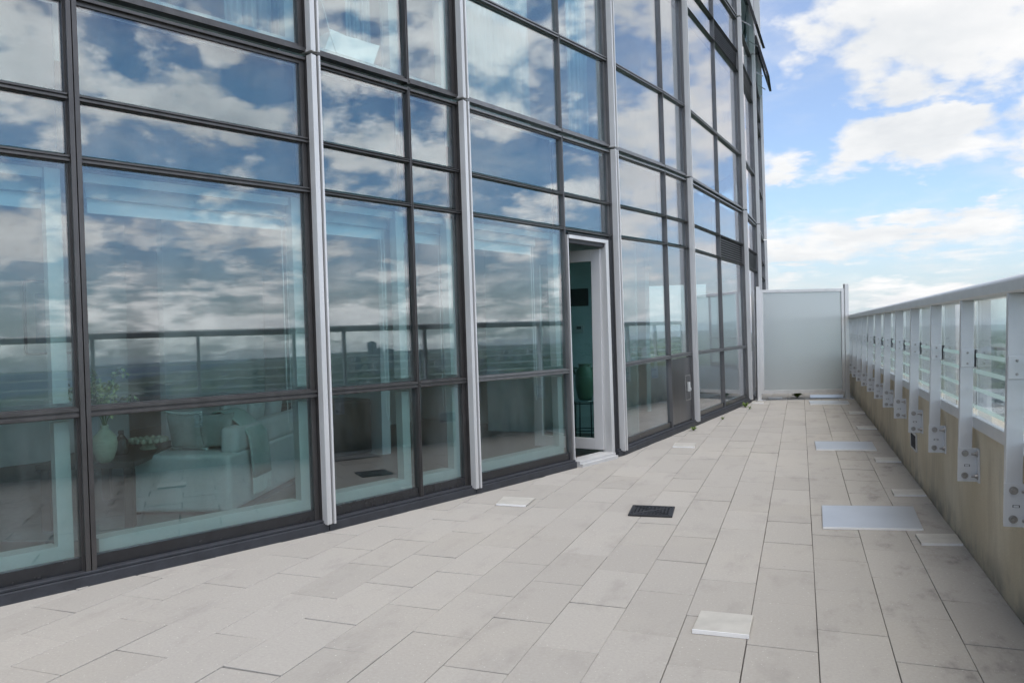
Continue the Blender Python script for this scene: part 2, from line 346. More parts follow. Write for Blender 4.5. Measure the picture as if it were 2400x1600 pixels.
def empty(name, loc=(0, 0, 0), rz=0.0):
    o = bpy.data.objects.new(name, None); o.empty_display_size = .2; COL.objects.link(o); o.location = loc; o.rotation_euler = (0, 0, rz); return o
def copy_tree(o, parent=None):
    c = o.copy(); COL.objects.link(c)
    if parent: c.parent = parent
    for ch in [x for x in bpy.data.objects if x.parent == o]: copy_tree(ch, c)
    return c
# ------------------------------------------------------------------ land, lake
GZ = -115.0
def disc(name, mat, z, rad, n=96, kind='structure'):
    mb = MB(); mb.bm.faces.new([mb.bm.verts.new((rad*math.cos(2*math.pi*i/n), rad*math.sin(2*math.pi*i/n), z)) for i in range(n)])
    return tag(mb.build(name, mat), kind=kind)
disc('ground', M['land'], GZ, 42000)
mb = MB()
pts = []
# the lake lies to the east and south-east, beyond a slanting shore
for a, d in ((86, 41000), (86.5, 20000), (88, 11000), (91, 7200), (95, 5200), (100, 4000), (107, 3000), (114, 2400), (122, 1900), (132, 1700), (145, 1700), (160, 2000), (175, 2600), (185, 3500)):
    j = 1+.05*math.sin(a*3.1); pts.append((d*j*math.sin(R(a)), d*j*math.cos(R(a))))
for a in (185, 170, 150, 130, 110, 95): pts.append((41000*math.sin(R(a)), 41000*math.cos(R(a))))
mb.bm.faces.new([mb.bm.verts.new((x, y, GZ+.6)) for x, y in pts])
bmesh.ops.triangulate(mb.bm, faces=mb.bm.faces[:])
tag(mb.build('lake', M['lake']), kind='structure')
# hills on the horizon
mb = MB()
for ring in range(1):
    A, B, C2 = [], [], []
    for i in range(140):
        a = R(-10+i*.68); h = 20+60*max(0, noise.noise(Vector((i*.07, 3, 0)))+.25)
        A.append(mb.bm.verts.new((24000*math.sin(a), 24000*math.cos(a), GZ-1))); B.append(mb.bm.verts.new((26500*math.sin(a), 26500*math.cos(a), GZ+h))); C2.append(mb.bm.verts.new((31000*math.sin(a), 31000*math.cos(a), GZ-1)))
    for P_, Q_ in ((A, B), (B, C2)):
        for i in range(139): mb.bm.faces.new((P_[i], P_[i+1], Q_[i+1], Q_[i]))
tag(mb.build('hills', M['land'], smooth=True), kind='structure')
# ------------------------------------------------------------------ tower facade
AL = .0138                                            # the whole curtain wall leans back by this much per metre
FIN = [(-4.57, .935), (-3.013, 4.484), (-2.517, 5.83), (-1.783, 8.015), (-1.363, 10.714), (-.867, 14.107), (-.748, 16.144), (-.731, 19.113), (-1.05, 22.2), (-1.75, 25.2), (-2.9, 28.0)]
PRE = [(-8.6, -5.0), (-7.3, -3.6), (-5.9, -1.35)]   # the wall curves on behind the camera
FIN = PRE+FIN
def zs(y): t = min(1, max(0, (y-8.2)/2.4)); return 1+.046*t*t*(3-2*t)
def nrm(A, B):
    d = Vector((B[0]-A[0], B[1]-A[1])).normalized(); return Vector((-d.y, d.x))   # inward (away from the terrace)
def seg(A, B):
    """local frame of a bay: t in metres from A, d inwards, z up (leaning)"""
    a, b = Vector(A), Vector(B); L = (b-a).length; e = (b-a)/L; n = nrm(A, B); sa, sb = zs(a.y), zs(b.y)
    def fn(t, d, z):
        k = min(1.2, max(-.2, t/L)); zz = z*(sa+(sb-sa)*k)
        p = a+e*t+n*d; return (p.x-AL*zz, p.y, zz)
    return fn, L
ST = 3.17; NST = 5
ROWS = [(.0, .92), (.92, 2.27), (2.27, 2.60), (2.60, 3.17)]
tower = empty('apartment_tower', (-4, 10, 0)); tag(tower, 'curved blue-glass apartment tower with silver fins beside the terrace', 'building')
def P_(o): o.matrix_parent_inverse = tower.matrix_world.inverted() if False else Matrix.Translation((4, -10, 0)); return o
def part(mb, name, mat, parent=None, **k):
    o = mb.build(name, mat, parent or tower, **k)
    if not parent or parent == tower: P_(o)
    return o
def window(A, B, st, ta=0.0, tb=0.0, finA=True, finB=True, rows=None, door=False, extra=None, mw=.022, tk=1.0):
    fn, L = seg(A, B); z0 = st*ST
    t0 = .035 if finA else mw; t1 = L-(.035 if finB else mw)
    fr = MB()
    # side frames: outer bead and deeper reveal
    e1 = .034 if finB else .006
    if tk < .7 and not finB: e1 = .0015
    rv0 = .012 if (tk > .7 or finA) else .0045
    for (a, b, d0, d1) in (((t0-.03, t0, -.028, .06) if finA else (t0-.0005, t0+.003, -.01, .05)), (t0+.003, t0+rv0, .002, .05), ((t1, t1+.03, -.028, .06) if finB else (t1-.003, t1+.0005, -.01, .05)), (t1-e1-.003, t1-.003, .002, .05)):
        lo = .06 if st == 0 else .03
        fr.box((a, d0, z0+lo), (b, d1, z0+ST-.012), fn)
    lines = [(.0 if st == 0 else .03, .03, .05)] + [(z, .022, .03) for z in (.92, 2.27, 2.60)] + [(3.14, .02, .02)]
    for i, (z, h1, h2) in enumerate(lines):
        a, b = t0+.001, t1-.001
        if door and z < 2.2: continue
        if i == 0:
            fr.box((a, -.02, z0+max(z-.02, .06 if st == 0 else .018)), (b, .05, z0+z+.012), fn)
            if st == 0: band = (a, b, z0+z+.012, z0+z+.095)
            else: fr.box((a, .004, z0+z+.012), (b, .05, z0+z+.035), fn)
        elif i == len(lines)-1:
            fr.box((a, -.02, z0+3.130), (b, .05, z0+3.147), fn); fr.box((a, .004, z0+3.13-.03*tk), (b, .05, z0+3.13), fn)
        else:
            thick = (1.1 if z == .92 else .85)*(tk if z != .92 else .5+tk*.5)
            fr.box((a, -.022, z0+z+.006), (b, .05, z0+z+.024*thick), fn)
            fr.box((a, -.022, z0+z-.024*thick), (b, .05, z0+z-.006), fn)
            fr.box((a, -.008, z0+z-.006), (b, .045, z0+z+.006), fn)
            fr.box((a, .004, z0+z+.024*thick), (b, .05, z0+z+.032*thick), fn)
            fr.box((a, .004, z0+z-.032*thick), (b, .05, z0+z-.024*thick), fn)
    o = part(fr, 'window', M['bronze'] if tk > .45 else M['bronze_skylit'])
    if st == 0 and not door: part(MB().box((band[0], .004, z0+.0605), (band[1], .05, .145), fn), 'sill_band', M['band'], o)
    for i, (a, b) in enumerate(ROWS):
        if door and i < 2: continue
        if extra == 'louver' and i == 2: continue
        lo = a+(.14 if (i == 0 and st == 0) else .05); hi = b-(.05 if i == 3 else .03)
        if i < 3 and extra == 'hatch' and i == 0:
            continue
        ta_, tb_ = rnd.uniform(-.0028, .0028), rnd.uniform(-.0035, .0035)      # no two panes sit quite true
        pn = MB().box((t0+.004, .016, z0+lo-.02), (t1-.004, .024, z0+hi+.02), lambda t, d, z: fn(t, d+ta_*(t-L/2)/L*2+tb_*(z-z0-a), z)); part(pn, 'pane', M['glass'], o)
    bp = MB()
    bp.box((t0+.02, .11, z0+2.25), (t1-.02, .14, z0+3.12), fn); part(bp, 'spandrel_panel', M['backpan'], o)
    if not door and tk > .35 and not (st and tk < .45):
        wf = MB()
        for a, b in ((0.0, .92), (.92, 2.27)):
            zl = z0+a+((.13 if st == 0 else .075) if a == 0 else .05); zh = z0+b-.05; wd = .075
            wf.box((t0+.02, .09, zl), (t0+.04, .12, zh), fn); wf.box((t1-.03-wd, .05, zl), (t1-.03, .12, zh), fn)
            if a == 0: wf.box((t0+.041, .05, zl-.02), (t1-.03-wd, .17, zl+(.085 if st == 0 else .03)), fn)
            else: wf.box((t0+.041, .08, zh-.05), (t1-.03-wd, .12, zh), fn)
        part(wf, 'inner_frame', M['white'], o)
    return o, fn, t0, t1
def fin(p, dirA, dirB, st):
    """silver mullion cover: a broad face, a groove and a thin rib"""
    d = Vector((dirA.x+dirB.x, dirA.y+dirB.y)).normalized(); n = Vector((-d.y, d.x)); s_ = zs(p[1])
    def fn(t, dd, z): q_ = Vector(p)+d*t+n*dd; zz = z*s_; return (q_.x-AL*zz, q_.y, zz)
    z0 = st*ST+(.05 if st == 0 else .012); z1 = (st+1)*ST-.012
    mb = MB()
    mb.box((-.034, -.075, z0), (.008, -.03, z1), fn); mb.box((.020, -.085, z0), (.034, -.03, z1), fn); mb.box((-.034, -.03, z0), (.034, .04, z1), fn)
    mb.box((-.034, -.083, z0), (-.024, -.075, z1), fn)
    return part(mb, 'fin', M['silver'], bevel=.0015)
MID = {}
for i, (A, B) in enumerate(zip(FIN, FIN[1:])):
    L = (Vector(B)-Vector(A)).length
    fr = .56
    MID[i] = fr
i0 = len(PRE)                                          # bay from fin 0 to fin 1
MID[i0] = .555; MID[i0+1] = .6125; MID[i0+2] = .6175; MID[i0+3] = .6575; MID[i0+4] = .5125; MID[i0+5] = .30
def lerp(A, B, t): return (A[0]+(B[0]-A[0])*t, A[1]+(B[1]-A[1])*t)
for i, (A, B) in enumerate(zip(FIN, FIN[1:])):
    Mi = lerp(A, B, MID[i]); k = i-i0
    if k == 0:
        e = (Vector(B)-Vector(A)).normalized(); Mi = tuple(Vector(B)-e*1.46); MID[i] = (Vector(Mi)-Vector(A)).length/(Vector(B)-Vector(A)).length
    kw = dict(mw=.027 if k <= 0 else .012 if k == 1 else .009, tk={1: .5, 2: .42}.get(k, .78 if k < 1 else .3)); mh = kw['mw']-.001
    for st in range(NST):
        window(A, Mi, st, finA=True, finB=False, door=False, **kw)
        isdoor = (k == 2 and st == 0)
        if not (k in (5, 6) and st == 2):
            ex = 'louver' if (k in (4, 5) and st in (0, 1)) else ('hatch' if (k == 3 and st == 0) else None)
            o, fn, t0, t1 = window(Mi, B, st, finA=False, finB=True, door=isdoor, extra=ex, **kw)
            if ex == 'louver':
                z0 = st*ST; mb = MB()
                for q_ in range(8): z = z0+2.30+q_*.035; mb.hexa([fn(t0+.03, .0, z), fn(t1-.03, .0, z), fn(t1-.03, .03, z+.020), fn(t0+.03, .03, z+.020), fn(t0+.03, .0, z+.006), fn(t1-.03, .0, z+.006), fn(t1-.03, .03, z+.026), fn(t0+.03, .03, z+.026)])
                part(mb, 'louver', M['gun'], o); mb = MB().box((t0+.02, .04, z0+2.28), (t1-.02, .1, z0+2.6), fn); part(mb, 'vent_box', M['black'], o)
            if ex == 'hatch':
                mb = MB().box((t0+.01, .0, .10), (t1-.03, .03, .885), fn); h = part(mb, 'metal_panel', M['gun'], o)
                fr_ = MB(); a, b = t1-.30, t1-.08
                for bx in (((a, -.008, .34), (a+.012, -.0003, .66)), ((b-.012, -.008, .34), (b, -.0003, .66)), ((a+.012, -.008, .648), (b-.012, -.0003, .66)), ((a+.012, -.008, .34), (b-.012, -.0003, .352))): fr_.box(*bx, fn)
                part(fr_, 'hatch_frame', M['steel'], o)
                lt = MB().box((a+.09, -.03, .45), (a+.145, -.0003, .57), fn); lt.box((a+.105, -.045, .46), (a+.13, -.03, .50), fn); part(lt, 'latch', M['white'], o, bevel=.006)
        elif st == 2:
            # top-hung vent windows pushed open at the foot
            fnw, L2 = seg(Mi, B); z0 = st*ST
            window(Mi, B, 3, finA=False, finB=True) if False else None
            fr_ = MB(); a, b = .03, L2-.06; out = .24
            def op(t, d, z, fnw=fnw, z0=z0):  # z in 0..1 up the sash
                return fnw(t, d-out*(1-z), z0+.06+z*.86)
            fr_.box((a, -.05, 0), (a+.05, .0, 1), op); fr_.box((b-.05, -.05, 0), (b, .0, 1), op)
            fr_.box((a+.05, -.05, 0), (b-.05, .0, .07), op); fr_.box((a+.05, -.05, .93), (b-.05, .0, 1), op)
            o = part(fr_, 'open_window', M['black'])
            part(MB().box((a+.05, -.03, .07), (b-.05, -.022, .93), op), 'pane', M['glass'], o)
            fs = MB(); fs.box((a, .0, z0+.02), (a+.03, .05, z0+.95), fnw); fs.box((b-.03, .0, z0+.02), (b, .05, z0+.95), fnw); fs.box((a+.03, .0, z0+.92), (b-.03, .05, z0+.95), fnw)
            for t_ in (a+.1, b-.1): fs.hexa([fnw(t_, -.16, z0+.08), fnw(t_+.02, -.16, z0+.08), fnw(t_+.02, .03, z0+.22), fnw(t_, .03, z0+.22), fnw(t_, -.16, z0+.10), fnw(t_+.02, -.16, z0+.10), fnw(t_+.02, .03, z0+.24), fnw(t_, .03, z0+.24)])
            part(fs, 'frame', M['steel'], o)
            up_ = MB(); fr2 = MB()
            for a_, b_ in ROWS[1:]: up_.box((.07, .016, z0+a_+.05), (L2-.08, .024, z0+b_-.03), fnw); fr2.box((.04, -.02, z0+a_-.02), (L2-.05, .05, z0+a_+.03), fnw)
            part(up_, 'pane', M['glass'], o); part(fr2, 'transom', M['bronze'], o)
            part(MB().box((.05, .11, z0+2.25), (L2-.05, .14, z0+3.12), fnw), 'spandrel_panel', M['backpan'], o)
        # mid mullion
        fnA, LA = seg(A, Mi)
        mb = MB(); z0 = st*ST+(.06 if st == 0 else .012); z1 = (st+1)*ST-.012
        mb.box((LA-mh, -.036 if k < 1 else -.016, z0), (LA-.003, .05, z1), fnA); mb.box((LA+.003, -.036 if k < 1 else -.016, z0), (LA+mh, .05, z1), fnA); mb.box((LA-.003, -.008, z0), (LA+.003, .04, z1), fnA)
        part(mb, 'mullion', M['bronze'] if k < 2 else M['bronze_skylit'])
for i in range(1, len(FIN)-1):
    dA = (Vector(FIN[i])-Vector(FIN[i-1])).normalized(); dB = (Vector(FIN[i+1])-Vector(FIN[i])).normalized()
    for st in range(NST): fin(FIN[i], dA, dB, st)
# floor slabs, interior floor and the core wall: one footprint, the facade line set back
BACK = -10.5
def inset(off, z):
    pts = []
    for i, p in enumerate(FIN):
        if i == 0: d = Vector(FIN[1])-Vector(p)
        elif i == len(FIN)-1: d = Vector(p)-Vector(FIN[i-1])
        else: d = (Vector(FIN[i+1])-Vector(p)).normalized()+(Vector(p)-Vector(FIN[i-1])).normalized()
        d.normalize(); n = Vector((-d.y, d.x)); q_ = Vector(p)+n*off; pts.append((q_.x-AL*z, q_.y))
    return pts
foot = lambda off, z: inset(off, z)+[(BACK-3, FIN[-1][1]), (BACK-5, 10), (BACK-3, FIN[0][1])]
for st in range(1, NST+1):
    z = st*ST*1.0
    mb = MB().prism(foot(.15, z), z-.34, z-.03); 
    part(mb, 'floor_slab' if st < NST else 'roof', M['plaster'])
mb = MB().prism(foot(.06, 0), -.25, -.012); part(mb, 'base_slab', M['wood'])
# interior floor boards at street of the room
def board_mat():
    m = bpy.data.materials.new('dark_floor_boards'); m.use_nodes = True; t = NT(m.node_tree)
    P = t.n('ShaderNodeNewGeometry').outputs['Position']
    mp = t.n('ShaderNodeMapping', i={0: P, 2: (0, 0, R(-20)), 3: (1, 1, 1)}).outputs[0]
    br = t.n('ShaderNodeTexBrick', i={'Vector': mp, 'Color1': (.05, .04, .036, 1), 'Color2': (.085, .07, .06, 1), 'Mortar': (.012, .01, .01, 1), 'Scale': 1.0, 'Mortar Size': .002, 'Brick Width': .12, 'Row Height': 1.4})
    b = t.n('ShaderNodeBsdfPrincipled', i={'Base Color': br.outputs[0], 'Roughness': .4}); t.n('ShaderNodeOutputMaterial', i={0: b.outputs[0]}); return m
part(MB().prism(foot(.07, 0), -.008, .0), 'room_floor', board_mat())
U = Vector((math.sin(R(20)), math.cos(R(20)), 0)); V = Vector((-U.y, U.x, 0))      # along / into the rooms
def rp(o, u, v, z): q_ = Vector(o)+U*u+V*v; return (q_.x, q_.y, z)
O = (-3.0, 4.5, 0)
def rbox(mb, u0, u1, v0, v1, z0, z1, o=O): return mb.box((u0, v0, z0), (u1, v1, z1), lambda u, v, z: rp(o, u, v, z))
# core wall and partitions for every storey
for st in range(NST):
    z0, z1 = st*ST+(.0 if st == 0 else -.028), (st+1)*ST-.345
    mb = MB(); mb.box((BACK+1.2, -6, z0+.001), (BACK+1.4, 27, z1))
    part(mb, 'core_wall', M['plaster'])
# ground-storey partitions near the door
mb = MB()
rbox(mb, 5.1, 5.22, 1.0, 5.3, .001, 2.8); part(mb, 'partition_wall', M['plaster'])
mb = MB(); rbox(mb, 2.35, 2.47, 2.2, 3.2, .001, 2.8); part(mb, 'partition_wall', M['plaster'])
mb = MB(); rbox(mb, 1.0, 4.9, 4.3, 4.42, .001, 2.8); part(mb, 'partition_wall', M['plaster'])
mb = MB(); rbox(mb, -4.5, .9, 5.0, 5.12, .001, 2.8); part(mb, 'partition_wall', M['plaster'])
mb = MB(); rbox(mb, 7.6, 7.72, 2.0, 6, .001, 2.8); part(mb, 'partition_wall', M['plaster'])
# plinth flashing under the curtain wall (stepped back for the door)
for i in range(len(FIN)-1):
    fn, L = seg(FIN[i], FIN[i+1]); k = i-i0; spans = [(0, L)]
    if k == 2: m_ = MID[i]*L; spans = [(0, m_+.02), (L-.10, L)]
    for a, b in spans:
        mb = MB().box((a, -.055, -.02), (b-.002, .03, .058), fn); mb.box((a, -.04, .058), (b-.002, .03, .075), fn); part(mb, 'plinth', M['base'], bevel=.004)
# ------------------------------------------------------------------ door
A, B = lerp(FIN[i0+2], FIN[i0+3], MID[i0+2]), FIN[i0+3]
fn, L = seg(A, B)
dr = MB(); a0, a1 = .045, L-.115
for bx in (((a0, -.012, .0), (a0+.014, .09, 2.22)), ((a1-.055, -.02, .0), (a1, .09, 2.22)), ((a0+.014, -.02, 2.185), (a1-.055, .09, 2.22)), ((a0+.014, -.06, .0), (a1-.055, .11, .055)), ((a0+.014, -.09, -.01), (a1-.055, -.06, .03))): dr.box(*bx, fn)
door = part(dr, 'door', M['silver'], bevel=.002)
bk = MB().box((a1, -.02, .03), (a1+.07, .06, 2.24), fn); bk.box((a0, -.02, 2.222), (a1+.07, .04, 2.24), fn); bk.box((a0+.014, .0, 2.145), (a1-.055, .05, 2.184), fn); part(bk, 'seal_strip', M['black'], door)
hp = Vector(fn(a1-.065, .07, 0)); ld = Vector((-1.912+2.181+.0, .008, 0)); ld = Vector((-.962, -.0, 0)); ld = (Vector((-.985, .17, 0))).normalized(); ln = Vector((-ld.y, ld.x, 0))
def lf(t, d, z): q_ = hp+ld*t+ln*d; return (q_.x, q_.y, z)
W_ = .80; mb = MB()
for bx in (((0, -.025, .075), (.10, .025, 2.13)), ((W_-.10, -.025, .075), (W_, .025, 2.13)), ((.10, -.025, .075), (W_-.10, .025, .19)), ((.10, -.025, 2.01), (W_-.10, .025, 2.13))): mb.box(*bx, lf)
leaf = part(mb, 'door_leaf', M['leaf'], door, bevel=.003)
part(MB().box((.10, -.008, .19), (W_-.10, .004, 2.01), lf), 'door_pane', M['doorglass'], door)
hm = MB()
for z in (.28, .85, 1.42, 1.95): hm.box((-.012, -.045, z), (.012, -.026, z+.11), lf); hm.cyl(lf(0, -.045, z+.0), lf(0, -.045, z+.11), .009, n=8)
part(hm, 'hinge', M['white'], door)
hd = MB().tube([lf(W_-.05, -.026, 1.02), lf(W_-.05, -.07, 1.02), lf(W_-.16, -.07, 1.02)], .009); part(hd, 'handle', M['steel'], door)
# ------------------------------------------------------------------ terrace paving: every paver is real, pattern kept in one mesh
mb = MB(); TW = .2775; TL = .545
def fx(y):     # x of the facade line at y
    for A_, B_ in zip(FIN, FIN[1:]):
        if A_[1] <= y <= B_[1]: return A_[0]+(B_[0]-A_[0])*(y-A_[1])/(B_[1]-A_[1])
    return FIN[0][0] if y < FIN[0][1] else FIN[-1][0]
k0 = -32
for k in range(k0, 3):
    x0 = .049+k*TW; x1 = x0+TW
    if k == 2: x1 = .883
    base = (3.05 if k % 2 == 0 else 2.78)+rnd.uniform(-.012, .012)      # running bond, every second row shifted by half a paver
    n0 = int((-5-base)/TL)-1
    for j in range(n0, n0+52):
        ya = base+j*TL; yb = ya+TL
        if yb > 23: break
        fl = min(fx(max(ya, -4.9)), fx(max(yb, -4.9)))
        if x1 < fl-.02: continue
        xx0 = max(x0, fl-.06)
        gx, gy = rnd.choice((.0009, .0014, .0019, .0024)), rnd.choice((.0016, .0032, .0044, .0054))
        z = rnd.uniform(-.0012, .0012); tx, ty = rnd.uniform(-.0012, .0012), rnd.uniform(-.0015, .0015)
        a, b, c, d = xx0+gx, x1-gx*.7, ya+gy, yb-gy
        mb.hexa([(a, c, -.04), (b, c, -.04), (b, d, -.04), (a, d, -.04), (a, c, z-tx-ty), (b, c, z+tx-ty), (b, d, z+tx+ty), (a, d, z-tx+ty)])
pv = mb.build('terrace_paving', M['tile'], bevel=.0018, seg=1); tag(pv, kind='structure')
tag(MB().box((-10, -6, -.5), (1.10, 25, -.045)).build('terrace_slab', M['iron']), kind='structure')
# ------------------------------------------------------------------ parapet
par = MB()
par.box((.884, -6, -.5), (1.10, 24, .732)); 
par = par.build('parapet_wall', M['parapet'], bevel=.006); tag(par, 'stained beige concrete parapet along the terrace edge', 'wall')
# scupper vent in the parapet
vt = empty('wall_vent', (.884, 7.31, .32)); tag(vt, 'small black louvred drain vent set in the concrete parapet', 'vent')
mb = MB()
for bx in (((-.012, -.17, -.07), (.002, -.155, .07)), ((-.012, .155, -.07), (.002, .17, .07)), ((-.012, -.155, .058), (.002, .155, .07)), ((-.012, -.155, -.07), (.002, .155, -.058))): mb.box(*bx)
mb.build('frame', M['silver'], vt)
MB().box((-.003, -.155, -.058), (.0005, .155, .058)).build('opening', M['black'], vt)
mb = MB()
for q_ in range(6): y = -.13+q_*.05; mb.hexa([(-.010, y, -.058), (-.010, y+.014, -.058), (-.0035, y+.014, -.058), (-.0035, y, -.058), (-.010, y+.03, .058), (-.010, y+.044, .058), (-.0035, y+.044, .058), (-.0035, y+.03, .058)])
mb.build('slat', M['iron'], vt)
# ------------------------------------------------------------------ railing (one welded thing)
rail = empty('glass_railing', (.85, 5, .7)); tag(rail, 'grey metal railing with clear glass panels bolted to the concrete parapet', 'railing')
LEAN = .025
def rz_(o): o.matrix_parent_inverse = Matrix.Translation((-.85, -5, -.7)); return o
mb = MB()
prof = []
for i in range(13):
    a = math.pi*i/12; prof.append((.052*math.cos(a), .018+.030*math.sin(a)))
prof += [(-.052, -.02), (-.044, -.028), (.044, -.028), (.052, -.02)]
def rail_sec(y): return [(.862+x, y, 1.447+z) for x, z in prof]
ys = [-5.5, 23.0]; rings = [[mb.bm.verts.new(p) for p in rail_sec(y)] for y in ys]
for A_, B_ in zip(rings, rings[1:]):
    for k in range(len(prof)): mb.bm.faces.new((A_[k], A_[(k+1) % len(prof)], B_[(k+1) % len(prof)], B_[k]))
mb.bm.faces.new(rings[0]); mb.bm.faces.new(rings[1][::-1])
hr = rz_(mb.build('handrail', M['rail'], rail, bevel=0))
for p in hr.data.polygons: p.use_smooth = True
m_ = hr.modifiers.new('es', 'EDGE_SPLIT'); m_.split_angle = R(35)
YP = [4.795+1.022*(k-2) for k in range(-6, 20)]
PX0, PX1 = .790, .853
def pf(x, y, z): return (x+LEAN*(z-.45), y, z)
proto = None
for n_, y in enumerate(YP):
    if proto is None:
        P0 = y
        mb = MB().box((PX0, y, .452), (PX1, y+.035, 1.419), pf); post = rz_(mb.build('post', M['rail'], rail, bevel=.003))
        mb = MB().box((PX0-.006, y-.0075, .448), (.883, y-.0005, .628), lambda a, b, c: pf(a, b, c) if a < .86 else (a, b, c))
        mb.box((.8755, y-.052, .448), (.8835, y-.0075, .628))
        mb.box((.832, y-.0085, .530), (.852, y-.0074, .5385), lambda a, b, c: (a-.012, b, c))
        br = rz_(mb.build('bracket', M['rail'], rail, bevel=.003))
        bl = []
        for z in (.480, .600):
            mb = MB(); c = pf(PX0+.028, y, z); mb.cyl((c[0], y-.0070, z), (c[0], y-.010, z), .017, n=16); mb.cyl((c[0], y-.010, z), (c[0], y-.017, z), .0115, n=6)
            bl.append(rz_(mb.build('bolt', M['steel'], rail)))
            mb = MB(); mb.cyl((.8755, y-.032, z), (.871, y-.032, z), .016, n=14); mb.cyl((.871, y-.032, z), (.862, y-.032, z), .011, n=6); mb.cyl((.862, y-.032, z), (.846, y-.032, z), .0055, n=8)
            bl.append(rz_(mb.build('anchor_bolt', M['steel'], rail)))
        sl = rz_(MB().box((.815, y-.0083, .529), (.841, y-.0078, .540), pf).build('slot', M['iron'], rail, bevel=.003))
        mb = MB().box((PX0+.002, y-.006, 1.062), (PX1+.012, y-.0005, 1.158), pf); mb.box((PX1+.0005, y-.006, 1.062), (PX1+.016, y+.016, 1.158), pf)
        cl = rz_(mb.build('clip', M['rail'], rail, bevel=.002))
        for z in (1.082, 1.139): c = pf(PX0+.034, y, z); bl.append(rz_(MB().cyl((c[0], y-.0058, z), (c[0], y-.0095, z), .0062, .004, n=10).build('screw', M['steel'], rail)))
        proto = [post, br, sl, cl]+bl
    else:
        for o in proto:
            c = o.copy(); COL.objects.link(c); c.parent = rail; rz_(c); c.location = (0, y-P0, 0)
GX = .874
def gf(x, y, z): return (x+LEAN*.6*(z-.74), y, z)
for n_, (y, y2) in enumerate(zip(YP, YP[1:])):
    pn = rz_(MB().box((GX, y+.024, .77), (GX+.008, y2+.008, 1.424), gf).build('glass_panel', M['rglass'], rail))
    st_ = MB()
    for z in (.84, .935, 1.03, 1.115): st_.box((GX-.0007, y+.026, z), (GX-.0001, y2+.006, z+.022), gf)
    rz_(st_.build('frosted_band', M['stripe'], rail))
    bt = MB().box((.862, y+.0355, .737), (.898, y2-.0005, .800)); rz_(bt.build('bottom_rail', M['rail'], rail, bevel=.003))
# ------------------------------------------------------------------ privacy screen
sA, sB = Vector((-.70, 14.48, 0)), Vector((.765, 15.03, 0)); sd_ = (sB-sA).normalized(); sn = Vector((-sd_.y, sd_.x, 0))
scr = empty('privacy_screen', sA, 0); tag(scr, 'frosted glass privacy screen in a white metal frame closing the terrace', 'screen')
SL = (sB-sA).length
def sf(t, d, z): q_ = sd_*t+sn*d; return (q_.x, q_.y, z)
for t in (0, SL):
    mb = MB().box((t-.035, -.035, .0), (t+.035, .035, 2.0 if t == 0 else 2.02), sf); mb.box((t-.035, -.035, 2.0 if t == 0 else 2.02), (t+.035, .035, 2.008 if t == 0 else 2.028), sf)
    mb.build('post', M['silver'], scr, bevel=.004)
    MB().box((t-.06, -.09, .0), (t+.09, .09, .012), sf).build('base_plate', M['silver'], scr, bevel=.002)
    mb = MB()
    for dt, dd in ((.065, -.06), (.065, .06)): mb.cyl(sf(t+dt, dd, .012), sf(t+dt, dd, .03), .011, n=6)
    mb.build('anchor_bolt', M['steel'], scr)
mb = MB(); a, b = .037, SL-.037
for bx in (((a, -.02, .12), (a+.055, .02, 1.95)), ((b-.055, -.02, .12), (b, .02, 1.95)), ((a+.055, -.02, 1.90), (b-.055, .02, 1.95)), ((a+.055, -.02, .12), (b-.055, .02, .18))): mb.box(*bx, sf)
mb.build('frame', M['silver'], scr, bevel=.002)
MB().box((a+.05, -.005, .175), (b-.05, .005, 1.905), sf).build('frosted_pane', M['frost'], scr)
mb = MB().box((SL+.03, -.012, 1.33), (SL+.10, .012, 1.36), sf); mb.build('wall_bracket', M['silver'], scr)
# second, thinner post that stands against the tower
tp = MB().box((-.82, 14.75, 0), (-.775, 14.80, 1.96)); tp.box((-.84, 14.73, 0), (-.755, 14.82, .01)); tag(tp.build('slim_post', M['silver'], bevel=.003), 'slim white metal post standing against the tower beside the privacy screen', 'post')
# ------------------------------------------------------------------ loose plates lying on the pavers
def plate(pts, label, cat='metal plate', mat='alu', th=.012, name='floor_plate', group='metal plates lying on the terrace pavers', lift=.0035):
    c = Vector((sum(p[0] for p in pts)/4, sum(p[1] for p in pts)/4, lift)); r_ = empty(name, c)
    loc = [(p[0]-c.x, p[1]-c.y) for p in pts]
    if sum(loc[i][0]*loc[(i+1) % 4][1]-loc[(i+1) % 4][0]*loc[i][1] for i in range(4)) < 0: loc = loc[::-1]
    MB().prism(loc, 0, th).build('top_sheet', M[mat], r_, bevel=.0025)
    ed = MB(); q_ = sorted(loc, key=lambda p: p[1])[:2]; q_.sort()
    (xa, ya), (xb, yb) = q_
    ed.prism([(xa, ya-.006), (xb, yb-.006), (xb, yb-.0004), (xa, ya-.0004)], -.002, th-.001).build('edge_highlight', M['edge'], r_)  # added strip that paints the sky highlight along the plate's near edge
    tag(r_, label, cat, group)
def quad(x0, x1, y0, y1, sk=.0): return [(x0, y0-sk/2), (x1, y0+sk/2), (x1, y1+sk/2), (x0, y1-sk/2)]
plate([(.116, 5.375), (.706, 5.49), (.73, 6.15), (.125, 6.02)], 'largest blue-grey metal plate, the nearer of the two big ones on the pavers')
plate([(.138, 8.76), (.722, 8.86), (.722, 9.45), (.131, 9.36)], 'big blue-grey metal plate farther along the walkway, halfway to the screen')
plate([(.648, 5.125), (.872, 5.18), (.874, 5.41), (.643, 5.35)], 'small cream plate against the parapet beside the largest plate, nearest of its row', mat='alu_warm')
plate([(.647, 6.535), (.872, 6.59), (.872, 6.80), (.648, 6.75)], 'small plate against the parapet just beyond the largest plate', mat='alu_warm')
plate([(.651, 8.105), (.872, 8.155), (.862, 8.385), (.651, 8.335)], 'small plate at the parapet foot beside the farther big plate', mat='alu_warm')
